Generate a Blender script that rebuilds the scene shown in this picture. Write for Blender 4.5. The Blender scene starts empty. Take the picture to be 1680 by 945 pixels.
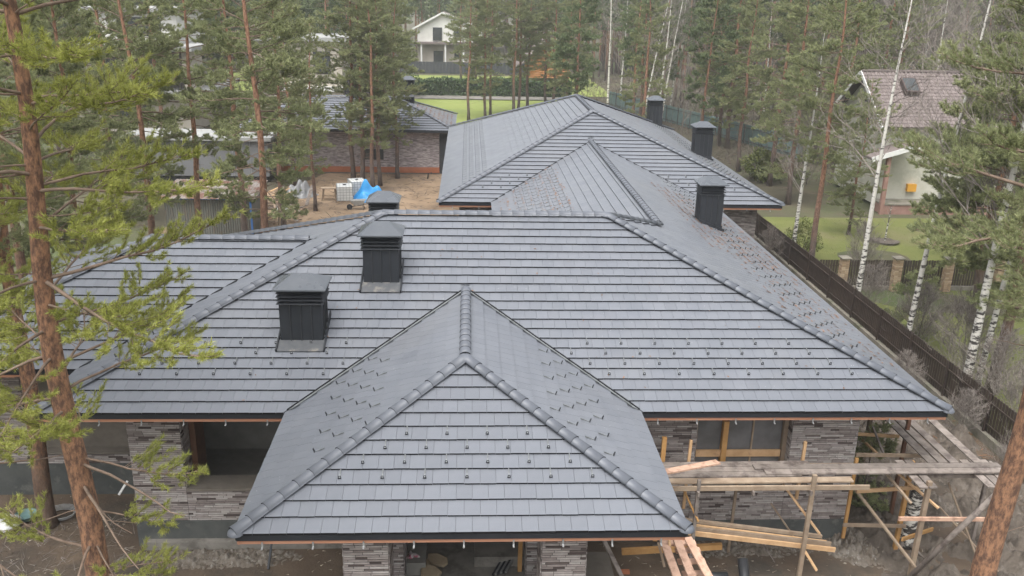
import bpy, bmesh, math, random
import numpy as np
from mathutils import Vector, Matrix
from mathutils.noise import turbulence

R = math.radians
random.seed(7)
SC = bpy.context.scene
COL = SC.collection

# ------------------------------------------------------------------ camera, sky, sun, exposure
F_PX, PITCH, YAW, ROLL, CAM_Z = 1445.1, 0.3239, 0.0534, -0.0219, 13.352
_fh = Vector((math.sin(YAW), math.cos(YAW), 0)); _rt = Vector((math.cos(YAW), -math.sin(YAW), 0)); _z = Vector((0, 0, 1))
_fw = _fh * math.cos(PITCH) - _z * math.sin(PITCH)
_up = _z * math.cos(PITCH) + _fh * math.sin(PITCH)
C_RT = _rt * math.cos(ROLL) - _up * math.sin(ROLL)
C_UP = _rt * math.sin(ROLL) + _up * math.cos(ROLL)
CAM = Vector((0, 0, CAM_Z))
cam_d = bpy.data.cameras.new('camera'); cam = bpy.data.objects.new('camera', cam_d); COL.objects.link(cam)
cam.matrix_world = Matrix(((C_RT.x, C_UP.x, -_fw.x, 0), (C_RT.y, C_UP.y, -_fw.y, 0), (C_RT.z, C_UP.z, -_fw.z, CAM_Z), (0, 0, 0, 1)))
cam_d.sensor_width = 36; cam_d.lens = F_PX / 1680 * 36; cam_d.clip_start = 0.1; cam_d.clip_end = 3000
SC.camera = cam

SUN_EL, SUN_AZ = R(66), R(205)
W = bpy.data.worlds.new('World'); SC.world = W; W.use_nodes = True
nt = W.node_tree; bg = nt.nodes['Background']
sky = nt.nodes.new('ShaderNodeTexSky'); sky.sky_type = 'NISHITA'; sky.sun_disc = False
sky.sun_elevation = SUN_EL; sky.sun_rotation = SUN_AZ; sky.air_density = 1.0; sky.dust_density = 6.0; sky.ozone_density = 1.0
hs = nt.nodes.new('ShaderNodeHueSaturation'); hs.inputs['Saturation'].default_value = 0.22
nt.links.new(sky.outputs[0], hs.inputs['Color']); nt.links.new(hs.outputs[0], bg.inputs['Color'])
bg.inputs['Strength'].default_value = 0.15
sl = bpy.data.lights.new('sun', 'SUN'); sl.energy = 0.6; sl.angle = R(60); sl.color = (1, 0.97, 0.93)
sun = bpy.data.objects.new('sun', sl); COL.objects.link(sun)
_sd = Vector((math.sin(SUN_AZ) * math.cos(SUN_EL), math.cos(SUN_AZ) * math.cos(SUN_EL), math.sin(SUN_EL)))
sun.rotation_euler = _sd.to_track_quat('Z', 'Y').to_euler(); sun.location = (0, -20, 60)
VS = SC.view_settings; VS.view_transform = 'Standard'; VS.look = 'None'; VS.gamma = 1; VS.use_curve_mapping = False
VS.exposure = 1.15
HAZE = 0.00065          # density of the damp air (box named haze, built last)

# ------------------------------------------------------------------ pixel helpers (a pixel gives a direction only)
def ray(u, v):
    return (_fw + C_RT * ((u - 840) / F_PX) + C_UP * ((472.5 - v) / F_PX))
def at_y(u, v, Y):
    d = ray(u, v); return CAM + d * (Y / d.y)
def at_z(u, v, z=0.0):
    d = ray(u, v); return CAM + d * ((z - CAM_Z) / d.z)
def on_plane(u, v, O, N):
    d = ray(u, v); return CAM + d * ((O - CAM).dot(N) / d.dot(N))
def to_px(p):
    d = Vector(p) - CAM; k = d.dot(_fw)
    return (840 + F_PX * d.dot(C_RT) / k, 472.5 - F_PX * d.dot(C_UP) / k)

# ------------------------------------------------------------------ materials
MATS = {}
def _n(t, kind, **kw):
    n = t.nodes.new(kind)
    for k, v in kw.items():
        if hasattr(n, k): setattr(n, k, v)
        else: n.inputs[k].default_value = v
    return n
def mat(name, c1, c2=None, scale=5.0, rough=0.7, bump=0.0, bscale=None, isl=0.0, spec=0.5, metal=0.0, stretch=(1, 1, 1),
        c3=None, c3scale=1.0, c3lo=0.5, c3hi=0.62, trans=0.0, detail=6.0, coat=0.0, rvar=0.0):
    """base colour from noise between c1 and c2, patches of c3, per-piece variation isl, fine bump."""
    m = bpy.data.materials.new(name); m.use_nodes = True; t = m.node_tree; t.nodes.clear()
    out = _n(t, 'ShaderNodeOutputMaterial'); b = _n(t, 'ShaderNodeBsdfPrincipled')
    b.inputs['Roughness'].default_value = rough; b.inputs['Metallic'].default_value = metal
    b.inputs['Specular IOR Level'].default_value = spec; b.inputs['Coat Weight'].default_value = coat
    tc = _n(t, 'ShaderNodeTexCoord'); mp = _n(t, 'ShaderNodeMapping'); mp.inputs['Scale'].default_value = stretch
    t.links.new(tc.outputs['Object'], mp.inputs[0])
    col = None
    c2 = c2 or c1
    nz = _n(t, 'ShaderNodeTexNoise', Scale=scale, Detail=detail, Roughness=0.6); t.links.new(mp.outputs[0], nz.inputs['Vector'])
    cr = _n(t, 'ShaderNodeValToRGB'); cr.color_ramp.elements[0].position = 0.33; cr.color_ramp.elements[1].position = 0.67
    cr.color_ramp.elements[0].color = (*c1, 1); cr.color_ramp.elements[1].color = (*c2, 1)
    t.links.new(nz.outputs['Fac'], cr.inputs[0]); col = cr.outputs[0]
    if c3:
        n3 = _n(t, 'ShaderNodeTexNoise', Scale=c3scale, Detail=7.0, Roughness=0.65); t.links.new(mp.outputs[0], n3.inputs['Vector'])
        mr = _n(t, 'ShaderNodeMapRange'); mr.inputs[1].default_value = c3lo; mr.inputs[2].default_value = c3hi
        t.links.new(n3.outputs['Fac'], mr.inputs[0])
        mx = _n(t, 'ShaderNodeMix', data_type='RGBA'); t.links.new(mr.outputs[0], mx.inputs[0])
        t.links.new(col, mx.inputs[6]); mx.inputs[7].default_value = (*c3, 1); col = mx.outputs[2]
    if isl > 0:
        g = _n(t, 'ShaderNodeNewGeometry'); oi = _n(t, 'ShaderNodeObjectInfo')
        ad = _n(t, 'ShaderNodeMath', operation='ADD'); t.links.new(g.outputs['Random Per Island'], ad.inputs[0]); t.links.new(oi.outputs['Random'], ad.inputs[1])
        fr = _n(t, 'ShaderNodeMath', operation='FRACT'); t.links.new(ad.outputs[0], fr.inputs[0])
        mr2 = _n(t, 'ShaderNodeMapRange'); mr2.inputs[3].default_value = 1 - isl; mr2.inputs[4].default_value = 1 + isl
        t.links.new(fr.outputs[0], mr2.inputs[0])
        hv = _n(t, 'ShaderNodeHueSaturation'); t.links.new(mr2.outputs[0], hv.inputs['Value']); t.links.new(col, hv.inputs['Color']); col = hv.outputs[0]
    t.links.new(col, b.inputs['Base Color'])
    if rvar > 0:
        nr = _n(t, 'ShaderNodeTexNoise', Scale=1.3, Detail=5.0); t.links.new(tc.outputs['Object'], nr.inputs['Vector'])
        mr3 = _n(t, 'ShaderNodeMapRange'); mr3.inputs[1].default_value = 0.3; mr3.inputs[2].default_value = 0.7
        mr3.inputs[3].default_value = rough - rvar; mr3.inputs[4].default_value = rough + rvar
        t.links.new(nr.outputs['Fac'], mr3.inputs[0]); t.links.new(mr3.outputs[0], b.inputs['Roughness'])
    if bump > 0:
        nb = _n(t, 'ShaderNodeTexNoise', Scale=bscale or scale * 3, Detail=6.0, Roughness=0.65); t.links.new(mp.outputs[0], nb.inputs['Vector'])
        bp = _n(t, 'ShaderNodeBump', Strength=bump, Distance=0.05); t.links.new(nb.outputs['Fac'], bp.inputs['Height'])
        t.links.new(bp.outputs[0], b.inputs['Normal'])
    sh = b.outputs[0]
    if trans > 0:
        tr = _n(t, 'ShaderNodeBsdfTranslucent'); t.links.new(col, tr.inputs['Color'])
        ms = _n(t, 'ShaderNodeMixShader'); ms.inputs[0].default_value = trans
        t.links.new(sh, ms.inputs[1]); t.links.new(tr.outputs[0], ms.inputs[2]); sh = ms.outputs[0]
    t.links.new(sh, out.inputs['Surface'])
    MATS[name] = m
    return m

def ramp_mat(name, stops, by='island', rough=0.75, bump=0.2, bscale=40, scale=6, speck=None):
    """each piece takes its colour from a ramp of kiln colours, with fine noise over it."""
    m = bpy.data.materials.new(name); m.use_nodes = True; t = m.node_tree
    b = t.nodes['Principled BSDF']; b.inputs['Roughness'].default_value = rough
    g = _n(t, 'ShaderNodeNewGeometry'); oi = _n(t, 'ShaderNodeObjectInfo'); tc = _n(t, 'ShaderNodeTexCoord')
    ad = _n(t, 'ShaderNodeMath', operation='ADD'); t.links.new(g.outputs['Random Per Island'], ad.inputs[0]); t.links.new(oi.outputs['Random'], ad.inputs[1])
    fr = _n(t, 'ShaderNodeMath', operation='FRACT'); t.links.new(ad.outputs[0], fr.inputs[0])
    cr = _n(t, 'ShaderNodeValToRGB'); cr.color_ramp.interpolation = 'LINEAR'
    while len(cr.color_ramp.elements) < len(stops): cr.color_ramp.elements.new(0.5)
    for e, (p, c) in zip(cr.color_ramp.elements, stops): e.position = p; e.color = (*c, 1)
    t.links.new(fr.outputs[0], cr.inputs[0])
    nz = _n(t, 'ShaderNodeTexNoise', Scale=scale, Detail=6.0); t.links.new(tc.outputs['Object'], nz.inputs['Vector'])
    mr = _n(t, 'ShaderNodeMapRange'); mr.inputs[3].default_value = 0.7; mr.inputs[4].default_value = 1.3; t.links.new(nz.outputs['Fac'], mr.inputs[0])
    hv = _n(t, 'ShaderNodeHueSaturation'); t.links.new(mr.outputs[0], hv.inputs['Value']); t.links.new(cr.outputs[0], hv.inputs['Color'])
    t.links.new(hv.outputs[0], b.inputs['Base Color'])
    nb = _n(t, 'ShaderNodeTexNoise', Scale=bscale, Detail=4.0); t.links.new(tc.outputs['Object'], nb.inputs['Vector'])
    bp = _n(t, 'ShaderNodeBump', Strength=bump, Distance=0.02); t.links.new(nb.outputs['Fac'], bp.inputs['Height']); t.links.new(bp.outputs[0], b.inputs['Normal'])
    MATS[name] = m
    return m

def tile_mat():
    m = mat('roof_tile', (0.132, 0.143, 0.164), (0.152, 0.162, 0.182), scale=1.7, rough=0.40, bump=0.0, isl=0.045, spec=0.75, rvar=0.05,
            c3=(0.155, 0.162, 0.176), c3scale=0.35, c3lo=0.52, c3hi=0.75)
    t = m.node_tree; b = next(n for n in t.nodes if n.type == 'BSDF_PRINCIPLED')
    lk = b.inputs['Base Color'].links[0]; col = lk.from_socket
    tc = _n(t, 'ShaderNodeTexCoord'); vo = _n(t, 'ShaderNodeTexVoronoi', Scale=7.0); t.links.new(tc.outputs['Object'], vo.inputs['Vector'])
    lt = _n(t, 'ShaderNodeMath', operation='LESS_THAN'); lt.inputs[1].default_value = 0.075; t.links.new(vo.outputs['Distance'], lt.inputs[0])
    nz = _n(t, 'ShaderNodeTexNoise', Scale=0.5, Detail=2.0); t.links.new(tc.outputs['Object'], nz.inputs['Vector'])
    gt = _n(t, 'ShaderNodeMapRange'); gt.inputs[1].default_value = 0.45; gt.inputs[2].default_value = 0.6; gt.inputs[4].default_value = 0.6; t.links.new(nz.outputs['Fac'], gt.inputs[0])
    mu = _n(t, 'ShaderNodeMath', operation='MULTIPLY'); t.links.new(lt.outputs[0], mu.inputs[0]); t.links.new(gt.outputs[0], mu.inputs[1])
    mx = _n(t, 'ShaderNodeMix', data_type='RGBA'); t.links.new(mu.outputs[0], mx.inputs[0]); t.links.new(col, mx.inputs[6]); mx.inputs[7].default_value = (0.5, 0.5, 0.5, 1)
    t.links.new(mx.outputs[2], b.inputs['Base Color'])
    return m
tile_mat()
mat('tile_edge', (0.010, 0.011, 0.013), (0.015, 0.016, 0.018), rough=0.8, spec=0.2)  # near-black lip: shade gap under each tile and cap lap put into the colour
mat('deck', (0.02, 0.021, 0.023), (0.03, 0.03, 0.032), rough=0.9)
mat('cap_tile', (0.100, 0.110, 0.130), (0.120, 0.130, 0.150), scale=4, rough=0.45, bump=0.05, isl=0.06, spec=0.45, rvar=0.08)
mat('dark_metal', (0.016, 0.019, 0.024), (0.022, 0.025, 0.030), scale=3, spec=0.35, rough=0.5, isl=0.1, bump=0.02, rvar=0.1)
mat('cap_metal', (0.075, 0.085, 0.098), (0.095, 0.104, 0.116), scale=3, rough=0.30, rvar=0.1)
mat('zinc', (0.22, 0.235, 0.24), (0.28, 0.295, 0.30), scale=8, rough=0.45, metal=0.3, c3=(0.16, 0.17, 0.17), c3scale=5)
mat('flashing', (0.055, 0.06, 0.066), (0.085, 0.09, 0.096), scale=6, rough=0.5, c3=(0.16, 0.15, 0.135), c3scale=3, c3lo=.55)
mat('guard', (0.035, 0.038, 0.043), (0.05, 0.053, 0.058), rough=0.6, spec=.3)
mat('copper_wood', (0.42, 0.19, 0.11), (0.52, 0.27, 0.17), scale=4, rough=0.7, stretch=(.3, .3, 3), isl=0.15)
mat('soffit', (0.16, 0.10, 0.06), (0.22, 0.14, 0.08), scale=5, rough=0.8)
ramp_mat('brick', [(0.0, (0.06, 0.046, 0.042)), (0.07, (0.09, 0.07, 0.064)), (0.12, (0.20, 0.170, 0.158)), (0.5, (0.29, 0.255, 0.24)), (0.8, (0.36, 0.33, 0.31)), (1.0, (0.42, 0.39, 0.37))], rough=0.85, scale=9)
mat('mortar', (0.035, 0.03, 0.028), (0.06, 0.053, 0.05), scale=9, rough=0.95, bump=0.3)
mat('plinth', (0.055, 0.06, 0.058), (0.085, 0.09, 0.085), scale=2.2, rough=0.85, bump=0.15, c3=(0.13, 0.13, 0.12), c3scale=2.5, c3lo=.55, c3hi=.7)
mat('concrete', (0.17, 0.16, 0.14), (0.23, 0.215, 0.19), scale=2.5, rough=0.9, bump=0.2, c3=(0.12, 0.11, 0.095), c3scale=1.6)
mat('dark_concrete', (0.20, 0.195, 0.175), (0.26, 0.25, 0.225), scale=2.2, rough=0.9, bump=0.15)
mat('screed', (0.13, 0.115, 0.095), (0.17, 0.15, 0.125), scale=3, rough=0.9, bump=0.2)
mat('wood_fresh', (0.42, 0.26, 0.13), (0.56, 0.37, 0.21), scale=3, rough=0.75, stretch=(1, 1, 1), isl=0.22, bump=0.1, c3=(0.30, 0.17, 0.09), c3scale=4, c3lo=.6, c3hi=.75)
mat('wood_red', (0.44, 0.27, 0.19), (0.56, 0.37, 0.27), scale=3, rough=0.75, isl=0.2, bump=0.1, c3=(0.33, 0.2, 0.14), c3scale=5)
mat('wood_grey', (0.16, 0.135, 0.115), (0.25, 0.215, 0.19), scale=4, rough=0.85, isl=0.22, bump=0.15, c3=(0.10, 0.08, 0.07), c3scale=3)
mat('wood_old', (0.22, 0.16, 0.11), (0.32, 0.25, 0.18), scale=4, rough=0.85, isl=0.25, bump=0.15)
mat('wood_orange', (0.36, 0.19, 0.06), (0.45, 0.26, 0.10), scale=4, rough=0.7, isl=0.15)
mat('wood_brown', (0.10, 0.045, 0.025), (0.14, 0.065, 0.035), scale=4, rough=0.7)
mat('glass', (0.035, 0.04, 0.042), (0.05, 0.055, 0.056), scale=2, rough=0.08, spec=0.8)
mat('film', (0.10, 0.10, 0.10), (0.16, 0.16, 0.165), scale=1.6, rough=0.25, spec=0.7)
mat('soil', (0.072, 0.051, 0.035), (0.125, 0.091, 0.062), scale=0.55, rough=0.95, bump=0.8, bscale=5, c3=(0.048, 0.04, 0.031), c3scale=0.35, c3lo=.48, c3hi=.62, detail=9)
mat('sand_soil', (0.21, 0.145, 0.088), (0.30, 0.215, 0.14), scale=0.5, rough=0.95, bump=0.6, bscale=4, c3=(0.14, 0.098, 0.064), c3scale=0.4, c3lo=.5, c3hi=.65, detail=9)
mat('clod_soil', (0.065, 0.053, 0.042), (0.13, 0.108, 0.087), scale=1.2, rough=0.95, bump=0.9, bscale=9, c3=(0.19, 0.165, 0.14), c3scale=2.2, c3lo=.55, c3hi=.7)
mat('rubble', (0.10, 0.08, 0.06), (0.19, 0.17, 0.145), scale=4, rough=0.95, bump=0.8, bscale=16, c3=(0.26, 0.245, 0.22), c3scale=9, c3lo=.56, c3hi=.66)
mat('forest_floor', (0.055, 0.050, 0.030), (0.10, 0.085, 0.052), scale=0.25, rough=1.0, bump=0.6, bscale=3, c3=(0.07, 0.095, 0.030), c3scale=0.08, c3lo=.5, c3hi=.65, detail=9)
mat('lawn', (0.105, 0.125, 0.028), (0.145, 0.155, 0.042), scale=0.6, rough=0.95, bump=0.5, bscale=14, c3=(0.15, 0.14, 0.06), c3scale=0.25, c3lo=.5, c3hi=.68, detail=9)
mat('lawn_far', (0.19, 0.235, 0.05), (0.235, 0.27, 0.075), scale=0.3, rough=0.95, bump=0.3, bscale=8, c3=(0.16, 0.2, 0.05), c3scale=0.15, c3lo=.5, c3hi=.65)
mat('fence_brown', (0.040, 0.028, 0.022), (0.058, 0.042, 0.033), scale=2.5, rough=0.6, isl=0.18, bump=0.1)
mat('fence_base', (0.17, 0.155, 0.125), (0.24, 0.22, 0.18), scale=1.8, rough=0.9, bump=0.2, c3=(0.11, 0.115, 0.07), c3scale=1.2, c3lo=.5, c3hi=.65)
ramp_mat('pillar_brick', [(0, (0.30, 0.21, 0.13)), (0.5, (0.42, 0.30, 0.19)), (1, (0.50, 0.39, 0.27))], rough=0.85)
mat('cream_wall', (0.44, 0.43, 0.36), (0.52, 0.51, 0.44), scale=0.8, rough=0.9, bump=0.1, c3=(0.38, 0.38, 0.31), c3scale=.5)
mat('white_wall', (0.60, 0.59, 0.55), (0.70, 0.69, 0.65), scale=0.8, rough=0.9)
mat('beige_wall', (0.40, 0.36, 0.30), (0.48, 0.44, 0.38), scale=0.7, rough=0.9)
mat('grey_panel', (0.15, 0.153, 0.158), (0.19, 0.193, 0.198), scale=0.6, rough=0.7, bump=0.05)
mat('pale_roof', (0.28, 0.285, 0.28), (0.36, 0.365, 0.36), scale=1.2, rough=0.8, c3=(0.3, 0.3, 0.28), c3scale=.8)
mat('white_trim', (0.66, 0.66, 0.64), (0.74, 0.74, 0.72), scale=3, rough=0.6)
ramp_mat('brown_tile', [(0, (0.135, 0.108, 0.10)), (1, (0.185, 0.152, 0.143))], rough=0.75, scale=3)
mat('brown_tile_edge', (0.07, 0.05, 0.045), rough=0.9)
mat('red_plinth', (0.26, 0.15, 0.12), (0.33, 0.20, 0.165), scale=3, rough=0.85, bump=0.1)
mat('rust_plinth', (0.33, 0.115, 0.055), (0.40, 0.15, 0.075), scale=1.5, rough=0.85)
mat('log_orange', (0.40, 0.17, 0.06), (0.50, 0.23, 0.085), scale=2, rough=0.7, stretch=(.4, .4, 3))
mat('dark_fence', (0.035, 0.04, 0.048), (0.05, 0.055, 0.062), scale=2, rough=0.7, isl=0.1)
mat('green_mesh', (0.10, 0.16, 0.155), (0.15, 0.21, 0.20), scale=2, rough=0.8, isl=0.12)
mat('corrugated', (0.095, 0.10, 0.088), (0.14, 0.145, 0.128), scale=1.3, rough=0.6, stretch=(3, 3, .6), c3=(0.13, 0.11, 0.085), c3scale=2, isl=0.12)
mat('rusty_sheet', (0.20, 0.165, 0.145), (0.30, 0.275, 0.25), scale=1.4, rough=0.75, c3=(0.15, 0.075, 0.052), c3scale=1.2, c3lo=.44, c3hi=.56, isl=0.1)
mat('blue_paint', (0.03, 0.11, 0.30), (0.045, 0.14, 0.36), rough=0.5)
mat('blue_tarp', (0.03, 0.26, 0.62), (0.05, 0.34, 0.72), scale=3, rough=0.35, bump=0.1)
mat('grey_tarp', (0.16, 0.165, 0.17), (0.25, 0.255, 0.26), scale=2, rough=0.5, bump=0.2)
mat('plastic_white', (0.62, 0.64, 0.63), (0.72, 0.73, 0.71), scale=2, rough=0.4)
mat('galvanised', (0.30, 0.31, 0.31), (0.38, 0.39, 0.39), scale=5, rough=0.45, metal=0.6)
mat('steel_grey', (0.26, 0.27, 0.265), (0.36, 0.36, 0.35), scale=6, rough=0.5, c3=(0.2, 0.15, 0.1), c3scale=4, c3lo=.6, c3hi=.7)
mat('black_plastic', (0.022, 0.024, 0.027), (0.03, 0.032, 0.036), rough=0.45)
mat('teal_plastic', (0.10, 0.19, 0.19), (0.16, 0.26, 0.25), scale=6, rough=0.5)
mat('stone_tan', (0.26, 0.20, 0.125), (0.34, 0.27, 0.18), scale=5, rough=0.9, bump=0.2, isl=0.1)
mat('bag', (0.48, 0.42, 0.42), (0.58, 0.53, 0.52), scale=9, rough=0.4, c3=(0.45, 0.10, 0.16), c3scale=7, c3lo=.55, c3hi=.6)
mat('orange_box', (0.62, 0.30, 0.03), (0.68, 0.35, 0.05), rough=0.5)
mat('litter_brown', (0.17, 0.085, 0.045), (0.26, 0.14, 0.075), scale=3, rough=0.9, isl=0.4)
mat('litter_mix', (0.17, 0.14, 0.10), (0.36, 0.32, 0.26), scale=3, rough=0.9, isl=0.45)
mat('twig', (0.10, 0.078, 0.060), (0.16, 0.13, 0.105), scale=5, rough=0.9, isl=0.2)
mat('twig_grey', (0.17, 0.145, 0.125), (0.26, 0.23, 0.205), scale=5, rough=0.9, isl=0.2)
mat('limb', (0.13, 0.09, 0.065), (0.24, 0.175, 0.13), scale=5, rough=0.9, bump=0.3)
mat('grey_bark', (0.12, 0.10, 0.085), (0.19, 0.165, 0.14), scale=6, rough=0.95, bump=0.4, stretch=(1, 1, .3))
mat('needles_near', (0.29, 0.315, 0.075), (0.43, 0.445, 0.125), scale=1.3, rough=0.55, isl=0.30, trans=0.40, spec=0.35)
mat('needles', (0.235, 0.265, 0.125), (0.35, 0.37, 0.19), scale=0.7, rough=0.6, isl=0.30, trans=0.40, spec=0.3)
mat('needles_far', (0.13, 0.175, 0.085), (0.20, 0.24, 0.115), scale=0.5, rough=0.65, isl=0.28, trans=0.35, spec=0.3)
mat('hedge_leaf', (0.045, 0.085, 0.030), (0.075, 0.120, 0.040), scale=2, rough=0.7, isl=0.35, trans=0.15)
mat('bush_leaf', (0.10, 0.13, 0.035), (0.16, 0.17, 0.05), scale=2, rough=0.7, isl=0.35, trans=0.2)

def bark_mat(name, low, low2, top, top2, z0, z1):
    """Scots pine: grey-brown plates at the foot, orange flaking bark higher up."""
    m = mat(name, low, low2, scale=7, rough=0.92, bump=0.9, bscale=11, stretch=(1, 1, .32))
    t = m.node_tree; b = next(n for n in t.nodes if n.type == 'BSDF_PRINCIPLED'); col = b.inputs['Base Color'].links[0].from_socket
    tc = _n(t, 'ShaderNodeTexCoord'); sx = _n(t, 'ShaderNodeSeparateXYZ'); t.links.new(tc.outputs['Object'], sx.inputs[0])
    nz = _n(t, 'ShaderNodeTexNoise', Scale=1.4, Detail=5.0); t.links.new(tc.outputs['Object'], nz.inputs['Vector'])
    ma = _n(t, 'ShaderNodeMath', operation='MULTIPLY_ADD'); ma.inputs[1].default_value = 5.0; t.links.new(nz.outputs['Fac'], ma.inputs[0]); t.links.new(sx.outputs['Z'], ma.inputs[2])
    mr = _n(t, 'ShaderNodeMapRange'); mr.inputs[1].default_value = z0 + 2.5; mr.inputs[2].default_value = z1 + 2.5; t.links.new(ma.outputs[0], mr.inputs[0])
    n2 = _n(t, 'ShaderNodeTexNoise', Scale=13.0, Detail=8.0, Roughness=0.75); mp = _n(t, 'ShaderNodeMapping'); mp.inputs['Scale'].default_value = (1, 1, .4)
    t.links.new(tc.outputs['Object'], mp.inputs[0]); t.links.new(mp.outputs[0], n2.inputs['Vector'])
    cr = _n(t, 'ShaderNodeValToRGB'); cr.color_ramp.elements[0].position = .43; cr.color_ramp.elements[1].position = .58
    cr.color_ramp.elements[0].color = (*top, 1); cr.color_ramp.elements[1].color = (*top2, 1); t.links.new(n2.outputs['Fac'], cr.inputs[0])
    mx = _n(t, 'ShaderNodeMix', data_type='RGBA'); t.links.new(mr.outputs[0], mx.inputs[0]); t.links.new(col, mx.inputs[6]); t.links.new(cr.outputs[0], mx.inputs[7])
    t.links.new(mx.outputs[2], b.inputs['Base Color'])
    return m
bark_mat('pine_bark', (0.060, 0.045, 0.038), (0.15, 0.118, 0.10), (0.17, 0.085, 0.052), (0.38, 0.21, 0.13), 1.5, 6.0)
bark_mat('pine_bark_near', (0.075, 0.05, 0.038), (0.19, 0.135, 0.10), (0.11, 0.06, 0.04), (0.33, 0.175, 0.098), 0.2, 4.0)

def birch_mat():
    m = mat('birch_bark', (0.52, 0.50, 0.45), (0.66, 0.64, 0.58), scale=3, rough=0.8, bump=0.2)
    t = m.node_tree; b = next(n for n in t.nodes if n.type == 'BSDF_PRINCIPLED'); col = b.inputs['Base Color'].links[0].from_socket
    tc = _n(t, 'ShaderNodeTexCoord'); mp = _n(t, 'ShaderNodeMapping'); mp.inputs['Scale'].default_value = (2.2, 2.2, 7.0); t.links.new(tc.outputs['Object'], mp.inputs[0])
    nz = _n(t, 'ShaderNodeTexNoise', Scale=1.3, Detail=5.0, Roughness=0.7); t.links.new(mp.outputs[0], nz.inputs['Vector'])
    sx = _n(t, 'ShaderNodeSeparateXYZ'); t.links.new(tc.outputs['Object'], sx.inputs[0])
    mz = _n(t, 'ShaderNodeMapRange'); mz.inputs[1].default_value = 0; mz.inputs[2].default_value = 5; mz.inputs[3].default_value = 0.10; mz.inputs[4].default_value = 0.0; t.links.new(sx.outputs['Z'], mz.inputs[0])
    ad = _n(t, 'ShaderNodeMath', operation='ADD'); t.links.new(nz.outputs['Fac'], ad.inputs[0]); t.links.new(mz.outputs[0], ad.inputs[1])
    mr = _n(t, 'ShaderNodeMapRange'); mr.inputs[1].default_value = 0.545; mr.inputs[2].default_value = 0.60; t.links.new(ad.outputs[0], mr.inputs[0])
    mx = _n(t, 'ShaderNodeMix', data_type='RGBA'); t.links.new(mr.outputs[0], mx.inputs[0]); t.links.new(col, mx.inputs[6]); mx.inputs[7].default_value = (0.045, 0.04, 0.036, 1)
    t.links.new(mx.outputs[2], b.inputs['Base Color'])
birch_mat()

# ------------------------------------------------------------------ object helpers
def tag(o, label=None, cat=None, group=None, kind=None):
    if label: o['label'] = label
    if cat: o['category'] = cat
    if group: o['group'] = group
    if kind: o['kind'] = kind
    return o
def empty(name, loc=(0, 0, 0), label=None, cat=None, group=None, rz=0):
    o = bpy.data.objects.new(name, None); COL.objects.link(o); o.location = loc; o.rotation_euler = (0, 0, rz); o.empty_display_size = 0.2
    return tag(o, label, cat, group)
def attach(o, parent):
    """parent o, whose own coordinates are in the world frame; a thing's root stands at its base, parts at the origin"""
    o.parent = parent
    if parent.parent is None: o.matrix_parent_inverse = Matrix.Translation(-parent.location)
    return o
def link(name, me, parent=None):
    o = bpy.data.objects.new(name, me); COL.objects.link(o)
    return attach(o, parent) if parent is not None else o
def np_mesh(name, V, T, mats, midx=None, smooth=False, n=3):
    V = np.asarray(V, np.float32); T = np.asarray(T, np.int32)
    me = bpy.data.meshes.new(name); k = len(T)
    me.vertices.add(len(V)); me.vertices.foreach_set('co', V.ravel())
    me.loops.add(k * n); me.loops.foreach_set('vertex_index', T.ravel())
    me.polygons.add(k); me.polygons.foreach_set('loop_start', np.arange(0, k * n, n, dtype=np.int32)); me.polygons.foreach_set('loop_total', np.full(k, n, np.int32))
    for m in mats: me.materials.append(MATS[m])
    if midx is not None: me.polygons.foreach_set('material_index', np.asarray(midx, np.int32))
    if smooth: me.polygons.foreach_set('use_smooth', np.ones(k, bool))
    me.update(calc_edges=True); me.validate()
    return me
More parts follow.
